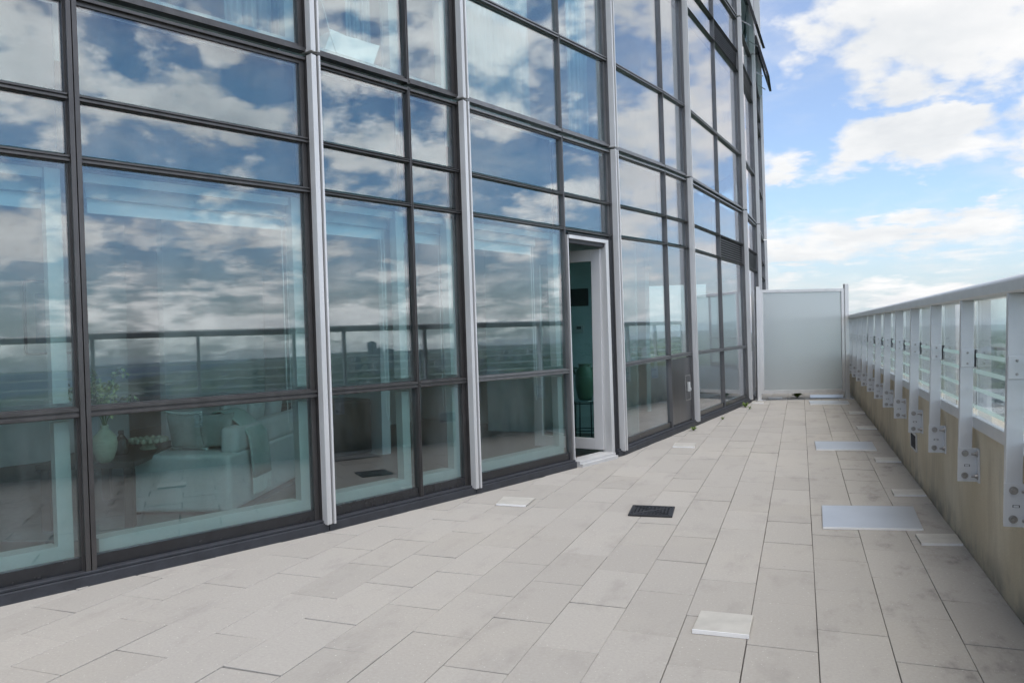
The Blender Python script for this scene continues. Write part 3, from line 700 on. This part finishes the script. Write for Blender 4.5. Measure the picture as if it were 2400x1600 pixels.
plate([(.652, 10.63), (.872, 10.67), (.868, 10.93), (.644, 10.89)], 'small plate at the parapet foot, fourth one away from the camera', mat='alu_warm')
plate([(.655, 12.49), (.874, 12.53), (.874, 12.77), (.648, 12.735)], 'small plate at the parapet foot, last one before the privacy screen', mat='alu_warm')
plate([(.134, 13.81), (.743, 13.93), (.742, 14.5), (.121, 14.42)], 'flat metal plate just in front of the privacy screen')
plate([(.148, 15.02), (.70, 15.12), (.74, 15.80), (.155, 15.66)], 'pale metal plate seen in the gap under the privacy screen')
plate([(-.559, 14.80), (-.322, 14.84), (-.327, 15.13), (-.568, 15.10)], 'small cream plate under the left end of the privacy screen', mat='alu_warm')
plate([(-.80, 13.93), (-.60, 13.92), (-.604, 14.20), (-.81, 14.2)], 'small cream plate in front of the left post of the screen', mat='alu_warm')
plate([(-.452, 3.387), (-.219, 3.392), (-.215, 3.628), (-.443, 3.622)], 'square cream plate nearest the camera, alone in the middle of the pavers', mat='alu_warm', th=.016)
plate([(-2.167, 5.478), (-1.932, 5.478), (-1.947, 5.737), (-2.205, 5.732)], 'small square plate left of the drain, near the glass wall', mat='alu_warm')
plate([(-1.335, 8.66), (-1.098, 8.668), (-1.117, 8.955), (-1.35, 8.95)], 'small cream plate beside the open door bay', mat='alu_warm')
# drain grate
dg = empty('floor_drain', (-1.01, 5.556, .003), R(5)); tag(dg, 'square black cast grate with slots set in the pavers', 'drain')
mb = MB()
for bx in (((-.152, -.152, 0), (.152, -.132, .012)), ((-.152, .132, 0), (.152, .152, .012)), ((-.152, -.132, 0), (-.132, .132, .012)), ((.132, -.132, 0), (.152, .132, .012))): mb.box(*bx)
mb.build('frame', M['iron'], dg, bevel=.002)
MB().box((-.131, -.131, 0), (.131, .131, .004)).build('sump', M['black'], dg)
mb = MB(); mb.cyl((0, 0, .004), (0, 0, .0105), .035, n=24)
for a in range(4):
    ca, sa = math.cos(R(45+90*a)), math.sin(R(45+90*a)); mb.tube([(ca*.03, sa*.03, .008), (ca*.17, sa*.17, .008)], .006, n=4)
for ring in range(1, 5):
    r0 = .03+ring*.024
    for s_ in range(4):
        rot = Matrix.Rotation(R(90*s_), 3, 'Z')
        mb.box((-r0+.008, r0-.006, .0041), (r0-.008, r0+.005, .0105), lambda x, y, z, rot=rot: tuple(rot @ Vector((x, y, z))))
        for e in range(-ring, ring+1):
            mb.box((e*.026-.005, r0+.005, .0041), (e*.026+.005, r0+.0175, .0095), lambda x, y, z, rot=rot: tuple(rot @ Vector((x, y, z)))) if abs(e*.026) < r0 and r0 < .12 else None
mb.build('grate', M['iron'], dg)
# weeds growing at joints
def weed(x, y, r_, n, label):
    mb = MB()
    for i in range(n):
        a = rnd.uniform(0, 2*math.pi); l = r_*rnd.uniform(.5, 1); h = rnd.uniform(.25, .9)*r_; wd = l*.16
        c, s_ = math.cos(a), math.sin(a); px_, py_ = -s_*wd, c*wd
        p0 = Vector((0, 0, 0)); p1 = Vector((c*l*.55, s_*l*.55, h)); p2 = Vector((c*l, s_*l, h*.75))
        vs = [mb.bm.verts.new(p) for p in (p0, p1+Vector((px_, py_, 0)), p2, p1-Vector((px_, py_, 0)))]
        mb.bm.faces.new(vs)
    o = mb.build('weed', M['weed']); o.location = (x, y, .002); tag(o, label, 'weed', 'weeds sprouting from the paving joints')
weed(-.86, 13.25, .09, 45, 'largest green weed tuft at the foot of the glass wall near the screen')
weed(-1.05, 11.42, .045, 22, 'tiny weed at the foot of the glass wall between two silver fins')
weed(-1.29, 10.12, .07, 26, 'weed tuft at the foot of the silver fin by the metal access panel')
weed(-.07, 15.2, .15, 70, 'weed patch in the gap below the frosted screen')
weed(-.77, 12.95, .05, 16, 'little weed sprig in the joint in front of the larger tuft')
# ------------------------------------------------------------------ inside the lower flat
so = Vector((-3.90, 4.62, .0)); su = Vector((-.27, .963, 0)).normalized(); sv2 = Vector((-su.y, su.x, 0))
sofa = empty('sofa', so); tag(sofa, 'pale grey skirted fabric sofa with its back to the window inside the flat', 'sofa')
def qf(u, v, z): p = su*u+sv2*v; return (p.x, p.y, z)
SD = .78
MB().box((0, 0, .03), (2.3, SD, .45), qf).build('base', M['sofa'], sofa, bevel=.035, seg=4)
MB().box((.13, .0, .43), (2.27, .14, .635), qf).build('backrest', M['sofa'], sofa, bevel=.045, seg=5)
MB().box((2.06, .21, .44), (2.28, SD, .60), qf).build('arm', M['sofa'], sofa, bevel=.06, seg=5)
for k in range(3): MB().box((.03+k*.67, .22, .452), (.69+k*.67, SD-.01, .53), qf).build('seat_cushion', M['sofa'], sofa, bevel=.03, seg=4) if k > 0 else None
for k in range(4):
    mb = MB()
    u_, v_ = ((.03, SD-.04), (.03, .04), (2.2, SD-.04), (2.2, .04))[k]; mb.box((u_, v_-.02, 0), (u_+.04, v_+.02, .035), qf); mb.build('foot', M['walnut'], sofa)
Zv = Vector((0, 0, 1))
def cushion(u, v, z, yaw_, tilt, s_, label, mat='cushion', ruffle=False):
    fwd = (sv2*math.cos(yaw_)+su*math.sin(yaw_)); side = Vector((-fwd.y, fwd.x, 0)); upv = (Zv*math.cos(tilt)-fwd*math.sin(tilt)); nn = upv.cross(side)
    c = so+su*u+sv2*v+Zv*z; e = empty('cushion', c); tag(e, label, 'cushion', 'cushions on the sofa')
    MB().pillow((0, 0, 0), side, upv, nn, s_, s_, s_*.42).build('cover', M[mat], e, smooth=True)
    if ruffle:
        mb = MB(); pts = []
        for i in range(160):
            a = i/160*4; k = int(a); f = a-k; x, y = ((-1+2*f, -1), (1, -1+2*f), (1-2*f, 1), (-1, 1-2*f))[k]
            pin = 1-.10*(1-abs(x)**2)*abs(y)**3; pin2 = 1-.10*(1-abs(y)**2)*abs(x)**3
            w2 = .012*math.sin(i*1.9)
            pts.append(side*(x*s_*pin2*1.03)+upv*(y*s_*pin*1.03)+nn*w2)
        pts.append(pts[0]); mb.tube(pts, .011, n=6); mb.build('ruffled_trim', M['fringe'], e, smooth=True)
cushion(.24, .44, .605, R(98), R(14), .145, 'grey-green square cushion with pale ruffled trim, at the near end of the sofa', ruffle=True)
cushion(.27, .22, .60, R(82), R(10), .14, 'plump grey-green cushion beside the throw, leaning on the sofa back')
cushion(.58, .25, .62, R(8), R(14), .16, 'pale back cushion behind the knitted throw', 'sofa')
cushion(.98, .25, .62, R(0), R(14), .165, 'second pale back cushion farther along the sofa', 'sofa')
cushion(1.40, .25, .62, R(-5), R(14), .165, 'pale back cushion at the far end of the sofa', 'sofa')
# throw over the sofa back
th = empty('throw_blanket', so); tag(th, 'sage green fringed throw hanging over the back of the sofa', 'throw blanket')
mb = MB(); prof2 = [(.30, .69), (.25, .735), (.19, .745), (.12, .72), (.05, .65), (.0, .585), (-.016, .54), (-.02, .45), (-.022, .33), (-.022, .22)]
nu = 16; gridv = []
for i in range(nu+1):
    row = []
    for j, (v_, z) in enumerate(prof2):
        fan = .75+.25*min(1, j/6); u_ = .40+(i/nu-.5)*.34*fan+max(0, j-3)*.018
        fo = .010*math.sin(i*1.7)*min(1, j/4); row.append(mb.bm.verts.new(qf(u_, v_-abs(fo)*1.6-.006 if z < .6 else v_, z+(abs(fo) if z >= .6 else 0))))
    gridv.append(row)
for i in range(nu):
    for j in range(len(prof2)-1): mb.bm.faces.new((gridv[i][j], gridv[i+1][j], gridv[i+1][j+1], gridv[i][j+1]))
o = mb.build('blanket', M['throw'], th, smooth=True); s_ = o.modifiers.new('s', 'SOLIDIFY'); s_.thickness = .008
mb = MB()
for i in range(34):
    u_ = .40+(i/33-.5)*.34+.108; mb.tube([qf(u_, -.03, .225), qf(u_+rnd.uniform(-.006, .006), -.032, .17), qf(u_+rnd.uniform(-.012, .012), -.03, .10+rnd.uniform(-.012, .012))], .0045, n=5)
mb.build('fringe', M['fringe'], th)
MB().hexa([qf(.44, -.036, .26), qf(.49, -.036, .24), qf(.49, -.031, .24), qf(.44, -.031, .26), qf(.45, -.036, .34), qf(.50, -.036, .30), qf(.50, -.031, .30), qf(.45, -.031, .34)]).build('white_patch', M['paper'], th)
# dark coffee table and things on it
tb = empty('coffee_table', (-4.33, 4.15, 0)); tag(tb, 'low dark wood table at the end of the sofa', 'table')
tu = Vector((-.45, .893, 0)).normalized(); tv = Vector((-tu.y, tu.x, 0))
def tf(u, v, z): p = tu*u+tv*v; return (p.x, p.y, z)
MB().box((-.02, -.02, .425), (1.1, .62, .465), tf).build('tabletop', M['walnut'], tb, bevel=.005)
for u_, v_ in ((0, 0), (1.02, 0), (0, .54), (1.02, .54)): MB().box((u_, v_, 0), (u_+.06, v_+.06, .425), tf).build('leg', M['walnut'], tb, bevel=.003)
def on_table(u, v): p = Vector((-4.33, 4.15, .466))+tu*u+tv*v; return p
vs = empty('clay_vase', on_table(.0, .175)); tag(vs, 'round textured pale clay vase on the dark table by the mullion', 'vase')
MB().lathe((0, 0, 0), [(.035, 0), (.052, .02), (.074, .08), (.080, .13), (.070, .18), (.040, .215), (.024, .23), (.028, .25), (.026, .255), (.02, .25), (.02, .23), (.01, .22)], 32).build('body', M['clay'], vs, smooth=True)
br = MB(); lv = MB(); bd = MB()
for k in range(12):
    a = rnd.uniform(0, 6.28); sp_ = rnd.uniform(.08, .34); h = rnd.uniform(.12, .42); p = []
    for t in range(7): f = t/6; p.append(Vector((math.cos(a)*sp_*f**1.3, math.sin(a)*sp_*f**1.3, .22+h*math.sin(f*1.9))))
    br.tube(p, .003, n=5)
    for q_ in p[2:]:
        for _ in range(7):
            d = Vector((rnd.uniform(-1, 1), rnd.uniform(-1, 1), rnd.uniform(-1, .6))).normalized()*.045; e = d.orthogonal().normalized()*.010
            c = q_+Vector((rnd.uniform(-.03, .03), rnd.uniform(-.03, .03), rnd.uniform(-.03, .03)))
            (bd if rnd.random() < .4 else lv).bm.faces.new([(bd if False else None) or x for x in []]) if False else None
            tgt = bd if rnd.random() < .42 else lv
            tgt.bm.faces.new([tgt.bm.verts.new(x) for x in (c, c+d*.5+e, c+d, c+d*.5-e)])
pl = empty('flower_stems', on_table(.0, .175)); tag(pl, 'leafy stems with small yellow buds standing in the clay vase', 'flowers')
br.build('stem', M['leafg'], pl); lv.build('leaves', M['leafg'], pl); bd.build('buds', M['petal'], pl)
bo = empty('beaded_bowl', on_table(.60, .09)); tag(bo, 'pale footed bowl with a beaded rim on the dark table', 'bowl')
MB().lathe((0, 0, 0), [(.06, 0), (.065, .01), (.045, .03), (.05, .045), (.11, .06), (.125, .075), (.118, .08), (.1, .07), (.02, .06)], 32).build('dish', M['clay'], bo, smooth=True)
mb = MB()
for k in range(18):
    a = 2*math.pi*k/18; c = Vector((.125*math.cos(a), .125*math.sin(a), .07)); mb.lathe(c-Vector((0, 0, .02)), [(.004, 0), (.015, .006), (.02, .02), (.015, .034), (.004, .04)], 10)
mb.build('beads', M['clay'], bo, smooth=True)
bt = empty('dark_bottle', on_table(.36, .20)); tag(bt, 'small dark bottle standing behind the clay vase', 'bottle')
MB().lathe((0, 0, 0), [(.045, 0), (.048, .01), (.048, .10), (.03, .125), (.018, .14), (.018, .155)], 20).build('body', M['bottle'], bt, smooth=True)
MB().lathe((0, 0, .155), [(.021, 0), (.021, .02), (.005, .022)], 16).build('stopper', M['walnut'], bt)
rg = empty('rug', (-5.2, 4.9, .001)); tag(rg, 'grey rug under the sofa and table inside the flat', 'rug')
MB().box((-1.3, -1.2, 0), (1.9, 1.5, .010), lambda x, y, z: tuple(su*x+sv2*y+Zv*z)).build('pile', M['rugm'], rg)
# wall picture, thermostat, stool with green jar, cabinet
def on_wall(name, u, v, z, label, cat): e = empty(name, rp(O, u, v, z), math.atan2(U.y, U.x)); tag(e, label, cat); return e
pc = on_wall('wall_picture', .1, 4.985, 1.16, 'framed print hanging on the far wall inside the flat', 'picture')
mb = MB()
for bx in (((-.28, -.02, 0), (-.255, 0, .8)), ((.255, -.02, 0), (.28, 0, .8)), ((-.255, -.02, 0), (.255, 0, .025)), ((-.255, -.02, .775), (.255, 0, .8))): mb.box(*bx)
mb.build('frame', M['walnut'], pc); MB().box((-.254, -.012, .026), (.254, -.001, .774)).build('mount', M['white'], pc); MB().box((-.17, -.014, .12), (.17, -.0125, .66)).build('print', M['picture'], pc)
ms = on_wall('mirror_cabinet', 3.0, 4.285, 0.02, 'white wardrobe with tall doors against the inner wall', 'wardrobe')
mb = MB().box((-.75, -.45, 0), (.75, 0, 2.1)); mb.build('carcass', M['white'], ms, bevel=.004)
for x in (-.74, .005): MB().box((x, -.475, .05), (x+.735, -.452, 2.08)).build('door', M['white'], ms, bevel=.004)
MB().tube([(-.04, -.49, .95), (-.04, -.49, 1.15)], .006).build('handle', M['steel'], ms); MB().tube([(.04, -.49, .95), (.04, -.49, 1.15)], .006).build('handle', M['steel'], ms)
md = on_wall('media_unit', .9, 2.2, 0.001, 'low dark cabinet in the middle of the flat behind the sofa', 'cabinet')
MB().box((0, 0, .05), (1.3, .42, .62)).build('carcass', M['walnut'], md, bevel=.004)
for x in (.01, .655): MB().box((x, -.018, .07), (x+.635, -.001, .60)).build('door', M['walnut'], md, bevel=.003)
# things seen through the open door
PW = Vector((-2.56, 9.16, 0))
stl = empty('plant_stool', (-2.415, 9.05, .002)); tag(stl, 'thin dark metal stool with a glass top inside the open doorway', 'stool')
MB().lathe((0, 0, .46), [(.01, 0), (.16, 0), (.165, .008), (.16, .016), (.01, .016)], 28).build('seat', M['glass'], stl)
for k in range(4): a = R(45+90*k); MB().tube([(.14*math.cos(a), .14*math.sin(a), 0), (.13*math.cos(a), .13*math.sin(a), .46)], .008).build('leg', M['iron'], stl)
mb = MB(); ring = [(.137*math.cos(2*math.pi*k/24), .137*math.sin(2*math.pi*k/24), .12) for k in range(25)]; mb.tube(ring, .006); ring = [(x, y, .44) for x, y, z in ring]; mb.tube(ring, .007); mb.build('ring', M['iron'], stl)
jr = empty('green_jar', (-2.415, 9.05, .4795)); tag(jr, 'green glazed jar with a small handle standing on the stool', 'jar')
MB().lathe((0, 0, 0), [(.07, 0), (.085, .02), (.11, .14), (.118, .25), (.10, .34), (.072, .385), (.07, .41), (.085, .425), (.07, .42), (.055, .40)], 32).build('body', M['jade'], jr, smooth=True)
for s_ in (1, -1): MB().tube([(s_*.085, 0, .37), (s_*.125, 0, .38), (s_*.135, 0, .34), (s_*.11, 0, .30)], .011).build('handle', M['jade'], jr, smooth=True)
dw = MB().box((-3.9, 9.62, .001), (-1.9, 9.70, 2.8)); part(dw, 'partition_wall', M['teal'])
tm = empty('thermostat', (-2.62, 9.618, 1.32)); tag(tm, 'small white thermostat on the wall seen through the open door', 'thermostat')
MB().box((-.06, -.025, -.05), (.06, 0, .05)).build('case', M['white'], tm, bevel=.006); MB().box((-.035, -.0265, .0), (.025, -.0251, .032)).build('display', M['iron'], tm)
gr = empty('air_grille', (-2.85, 9.618, 1.72)); tag(gr, 'dark air grille high on the wall seen through the open door', 'grille')
MB().box((-.35, -.006, -.11), (.35, -.001, .11)).build('backing', M['black'], gr)
mb = MB()
for k in range(12): mb.box((-.35, -.012, -.105+k*.018), (.35, -.0062, -.1+k*.018))
for k in range(24): mb.box((-.35+k*.03, -.014, -.11), (-.346+k*.03, -.0121, .11))
mb.build('slat', M['iron'], gr)
# roller blind cassettes / blinds / curtains / box upstairs
def curtain(A, B, ta, tb, z0, z1, label, dep=.30, amp=.03, mat='curtain', waves=None):
    fn, L = seg(A, B); n = 90; mb = MB(); lo, hi = [], []
    wv = waves or (tb-ta)/.11
    for i in range(n+1):
        f = i/n; t = ta+(tb-ta)*f; d = dep+amp*math.sin(f*wv*6.283)+.006*math.sin(f*91)
        lo.append(mb.bm.verts.new(fn(t, d, z0))); hi.append(mb.bm.verts.new(fn(t, d, z1)))
    for i in range(n): mb.bm.faces.new((lo[i], lo[i+1], hi[i+1], hi[i]))
    o = mb.build('curtain', M[mat], smooth=True); s_ = o.modifiers.new('s', 'SOLIDIFY'); s_.thickness = .004
    return tag(o, label, 'curtain', 'window coverings upstairs')
F = FIN; b0, b1, b2, b3, b4 = i0, i0+1, i0+2, i0+3, i0+4
S1 = ST+.03; S2 = 2*ST-.36
m0 = lerp(F[b0], F[b0+1], MID[b0]); m1 = lerp(F[b1], F[b1+1], MID[b1]); m2 = lerp(F[b2], F[b2+1], MID[b2]); m3 = lerp(F[b3], F[b3+1], MID[b3]); m4 = lerp(F[b4], F[b4+1], MID[b4])
curtain(m0, F[b1], 1.03, 1.42, S1, S2, 'gathered white curtain upstairs left of the nearest silver fin')
curtain(F[b1], m1, .56, .80, S1, S2, 'gathered white curtain upstairs behind the leaning white box')
curtain(m1, F[b2], .02, .22, S1, S2, 'narrow white curtain upstairs just left of the second silver fin')
curtain(F[b2], m2, .04, 1.22, S1, S2, 'white curtain drawn flat across the wide upstairs pane', dep=.2, amp=.006, waves=9)
curtain(m2, F[b3], .6, .96, S1, S2, 'white curtain upstairs at the edge of the pane above the door')
# white box leaning against the glass upstairs with a cable
fn, L = seg(F[b1], m1)
bx = empty('white_box', fn(.45, .10, ST+.0)); tag(bx, 'tilted open white cardboard box against the upstairs glass', 'box')
inv = Vector(fn(.45, .10, ST))
def bf(t, d, z): return tuple(Vector(fn(t, d, z))-inv)
mb = MB().hexa([bf(.17, .09, ST+.04), bf(.60, .09, ST+.04), bf(.60, .22, ST+.04), bf(.17, .22, ST+.04), bf(.26, .09, ST+.26), bf(.70, .09, ST+.275), bf(.70, .22, ST+.275), bf(.26, .22, ST+.26)]); mb.build('carton', M['paper'], bx)
mb = MB().hexa([bf(.27, .10, ST+.262), bf(.38, .10, ST+.266), bf(.38, .106, ST+.266), bf(.27, .106, ST+.262), bf(.29, .16, ST+.31), bf(.43, .16, ST+.30), bf(.43, .166, ST+.30), bf(.29, .166, ST+.31)]); mb.hexa([bf(.50, .10, ST+.27), bf(.69, .10, ST+.276), bf(.69, .106, ST+.276), bf(.50, .106, ST+.27), bf(.52, .15, ST+.30), bf(.66, .15, ST+.295), bf(.66, .156, ST+.295), bf(.52, .156, ST+.30)]); mb.build('flap', M['paper'], bx)
cb = MB().tube([fn(.10+.05*i, .085, ST+.60-.11*i+.05*math.sin(i*1.3)) for i in range(6)], .003, n=6); tag(cb.build('loose_cable', M['cable']), 'thin white cable hanging behind the upstairs glass beside the box', 'cable')
# ground-floor roller blinds (rolled up) behind wide panes
def blind(A, B, ta, tb, label):
    fn, L = seg(A, B); e = empty('roller_blind', fn((ta+tb)/2, .2, 2.2)); c = Vector(fn((ta+tb)/2, .2, 2.2)); tag(e, label, 'blind', 'rolled-up blinds behind the glass')
    f2 = lambda t, d, z: tuple(Vector(fn(t, d, z))-c)
    MB().box((ta, .16, 2.10), (tb, .25, 2.21), f2).build('cassette', M['white'], e, bevel=.006); MB().box((ta+.02, .20, 2.02), (tb-.02, .203, 2.10), f2).build('fabric', M['curtain'], e)
    cc = MB(); cc.tube([f2(tb-.04, .165, 2.1), f2(tb-.04, .165, .72), f2(tb-.055, .165, .66), f2(tb-.07, .165, .72), f2(tb-.07, .165, 2.1)], .0025, n=5); cc.build('pull_chain', M['cable'], e)
blind(m0, F[b1], .1, 1.38, 'rolled blind behind the widest pane in front of the sofa')
blind(F[b0], m0, 1.2, 2.375, 'rolled blind behind the leftmost pane')
blind(F[b1], m1, .08, .78, 'rolled blind right of the nearest silver fin')
blind(m1, F[b2], .06, .50, 'rolled blind behind the narrow pane left of the second fin')
blind(F[b2], m2, .08, 1.18, 'rolled blind behind the pane beside the open door')
# ------------------------------------------------------------------ far buildings
def polar(azd, d): return d*math.sin(R(azd)), d*math.cos(R(azd))
def far_mat(name, wall, glassc, fl=3.2, bay=5.0, dirn=(0, 0)):
    m = bpy.data.materials.new(name); m.use_nodes = True; t = NT(m.node_tree)
    P = t.n('ShaderNodeTexCoord').outputs['Object']; s_ = t.n('ShaderNodeSeparateXYZ', i={0: P})
    fz = t.m('FRACT', t.m('DIVIDE', s_.outputs[2], fl)); fxx = t.m('FRACT', t.m('DIVIDE', t.m('ADD', s_.outputs[0], s_.outputs[1]), bay))
    wn = t.m('MULTIPLY', t.m('MULTIPLY', t.m('GREATER_THAN', fz, .35), t.m('LESS_THAN', fz, .85)), t.m('MULTIPLY', t.m('GREATER_THAN', fxx, .2), t.m('LESS_THAN', fxx, .8)))
    nz_ = t.n('ShaderNodeNewGeometry').outputs['Normal']; up_ = t.n('ShaderNodeSeparateXYZ', i={0: nz_}).outputs[2]
    wn = t.m('MULTIPLY', wn, t.m('LESS_THAN', t.m('ABSOLUTE', up_), .5))
    b = t.n('ShaderNodeBsdfPrincipled', i={'Base Color': t.mix(wn, wall, glassc), 'Roughness': .6}); t.n('ShaderNodeOutputMaterial', i={0: b.outputs[0]}); return m
FM = [far_mat('far_pale', (.58, .57, .54), (.10, .13, .15)), far_mat('far_grey', (.33, .34, .35), (.08, .10, .12)), far_mat('far_brown', (.30, .23, .19), (.07, .08, .09)), far_mat('far_glassy', (.16, .21, .25), (.07, .12, .16))]
def far_building(azd, d, w_, dp, h, mi, label, group, kind_='apartment_block'):
    x, y = polar(azd, d); mb = MB(); mb.box((-w_/2, -dp/2, 0), (w_/2, dp/2, h)); mb.box((-w_/2-.4, -dp/2-.4, h), (w_/2+.4, dp/2+.4, h+1.1))
    mb.box((-w_*.18, -dp*.2, h+1.1), (w_*.16, dp*.22, h+5)); mb.box((w_*.22, -dp*.1, h+1.1), (w_*.32, dp*.1, h+3.2))
    for s_ in (-1, 1): mb.box((-w_*.4, s_*dp/2 if s_ > 0 else -dp/2-1.4, 3), (-w_*.22, dp/2+1.4 if s_ > 0 else -dp/2, h-2))
    o = mb.build(kind_, FM[mi]); o.location = (x, y, GZ); o.rotation_euler = (0, 0, rnd.uniform(0, 1.5)); tag(o, label, 'building', group); return o
fr_ = random.Random(11)
names = ['pale distant apartment block among the trees', 'grey distant apartment block among the trees', 'brown brick distant apartment block among the trees', 'dark glassy distant tower among the trees']
def scatter(n, a0, a1, d0, d1, h0, h1, grp, where):
    for i in range(n):
        a = fr_.uniform(a0, a1); d = d0*(d1/d0)**fr_.random(); mi = fr_.choice((0, 0, 0, 1, 1, 2, 3)); h = fr_.uniform(h0, h1); ww = fr_.uniform(22, 55)*(1.7 if h1 < 30 else 1.15); kind2 = ('low ', 'mid-height ', 'tall ')[min(2, int(3*(h-h0)/(h1-h0)))]+('slim ' if ww < 38 else 'broad ' if ww > 52 else '')
        far_building(a, d, ww, fr_.uniform(16, 26), h, mi, kind2+names[mi]+', '+where, grp+' ('+('pale', 'grey', 'brown', 'glassy')[mi]+')')
scatter(26, 64, 76, 3300, 6500, 30, 95, 'towers of the first skyline cluster', 'in the cluster by the lake')
scatter(24, 48, 64, 3500, 9500, 20, 75, 'blocks across the wooded suburbs', 'in the wooded suburbs')
scatter(34, 22, 44, 1300, 6000, 25, 80, 'blocks of the dense city quarter', 'in the dense city quarter')
scatter(10, 90, 112, 1100, 2600, 20, 50, 'blocks near the lake shore', 'near the lake shore')
scatter(44, 44, 92, 1500, 8000, 9, 24, 'low blocks scattered through the wooded suburbs', 'scattered inland of the lake')
scatter(8, 3, 20, 2200, 7000, 15, 45, 'blocks beyond the railing', 'beyond the railing')
for a, d, w_, h, nn in ((71.4, 4050, 34, 150, 'tallest'), (70.9, 4000, 40, 118, 'second tallest'), (70.2, 3950, 44, 112, 'widest'), (69.0, 4100, 40, 100, 'lower broad'), (68.4, 4000, 30, 92, 'lowest slim')):
    far_building(a, d, w_, 30, h, 3, nn+' dark skyline tower in the cluster by the lake', 'tall dark skyline towers', 'office_tower')
far_building(57, 3900, 75, 30, 60, 0, 'wide white block standing alone among the trees', 'lone white block')
# striped concrete building just below the railing
nb = empty('striped_tower', (*polar(11.5, 300), GZ), R(20)); tag(nb, 'pale concrete tower with vertical ribs seen below through the railing glass', 'building')
mb = MB().box((-24, -24, 0), (24, 24, 88))
for k in range(25): mb.box((-24+k*1.95, -24.7, 2), (-23.3+k*1.95, -24.01, 86)); mb.box((-24.7, -24+k*1.95, 2), (-24.01, -23.3+k*1.95, 86))
mb.build('wall', FM[0], nb); mb = MB().box((-25, -25, 88), (25, 25, 89.5)); mb.build('roof', M['plaster'], nb); MB().box((-8, -8, 89.5), (9, 7, 94)).build('plant_room', FM[1], nb)
# trees seen as one mass from above
mb = MB(); tr_ = random.Random(3)
for i in range(9000):
    a = tr_.uniform(0, 118); d = 420*(6500/420)**tr_.random(); x, y = polar(a, d); r_ = tr_.uniform(6, 13)*(1+d/6000)
    if noise.noise(Vector((x*.0011, y*.0011, 0))) < -.12: continue
    if a > 86 and d > 1650: continue
    h = tr_.uniform(9, 17)*(1+d/9000); n = 6; ph = tr_.random()
    A_ = [mb.bm.verts.new((x+r_*math.cos(2*math.pi*(k+ph)/n)*tr_.uniform(.7, 1.1), y+r_*math.sin(2*math.pi*(k+ph)/n)*tr_.uniform(.7, 1.1), GZ)) for k in range(n)]
    B_ = [mb.bm.verts.new((x+r_*.85*math.cos(2*math.pi*(k+ph+.4)/n)*tr_.uniform(.6, 1.1), y+r_*.85*math.sin(2*math.pi*(k+ph+.4)/n)*tr_.uniform(.6, 1.1), GZ+h*tr_.uniform(.55, .8))) for k in range(n)]
    T_ = mb.bm.verts.new((x, y, GZ+h))
    for k in range(n): mb.bm.faces.new((A_[k], A_[(k+1) % n], B_[(k+1) % n], B_[k])); mb.bm.faces.new((B_[k], B_[(k+1) % n], T_))
tag(mb.build('woodland', pbr('tree_canopy', (.08, .125, .04), .9, 0, .7, .02)), 'unbroken green tree canopy covering the suburbs below', 'woods', kind='stuff')

# ------------------------------------------------------------------ haze
hm_ = bpy.data.materials.new('air_haze'); hm_.use_nodes = True; t = NT(hm_.node_tree)
pvv = t.n('ShaderNodeVolumePrincipled', i={'Color': (.80, .90, 1, 1), 'Density': HAZE, 'Anisotropy': .2}); t.n('ShaderNodeOutputMaterial', i={1: pvv.outputs[0]})
hz_ = MB().box((-15000, -15000, GZ-1.5), (43000, 43000, 130)).build('haze', hm_); tag(hz_, kind='stuff')
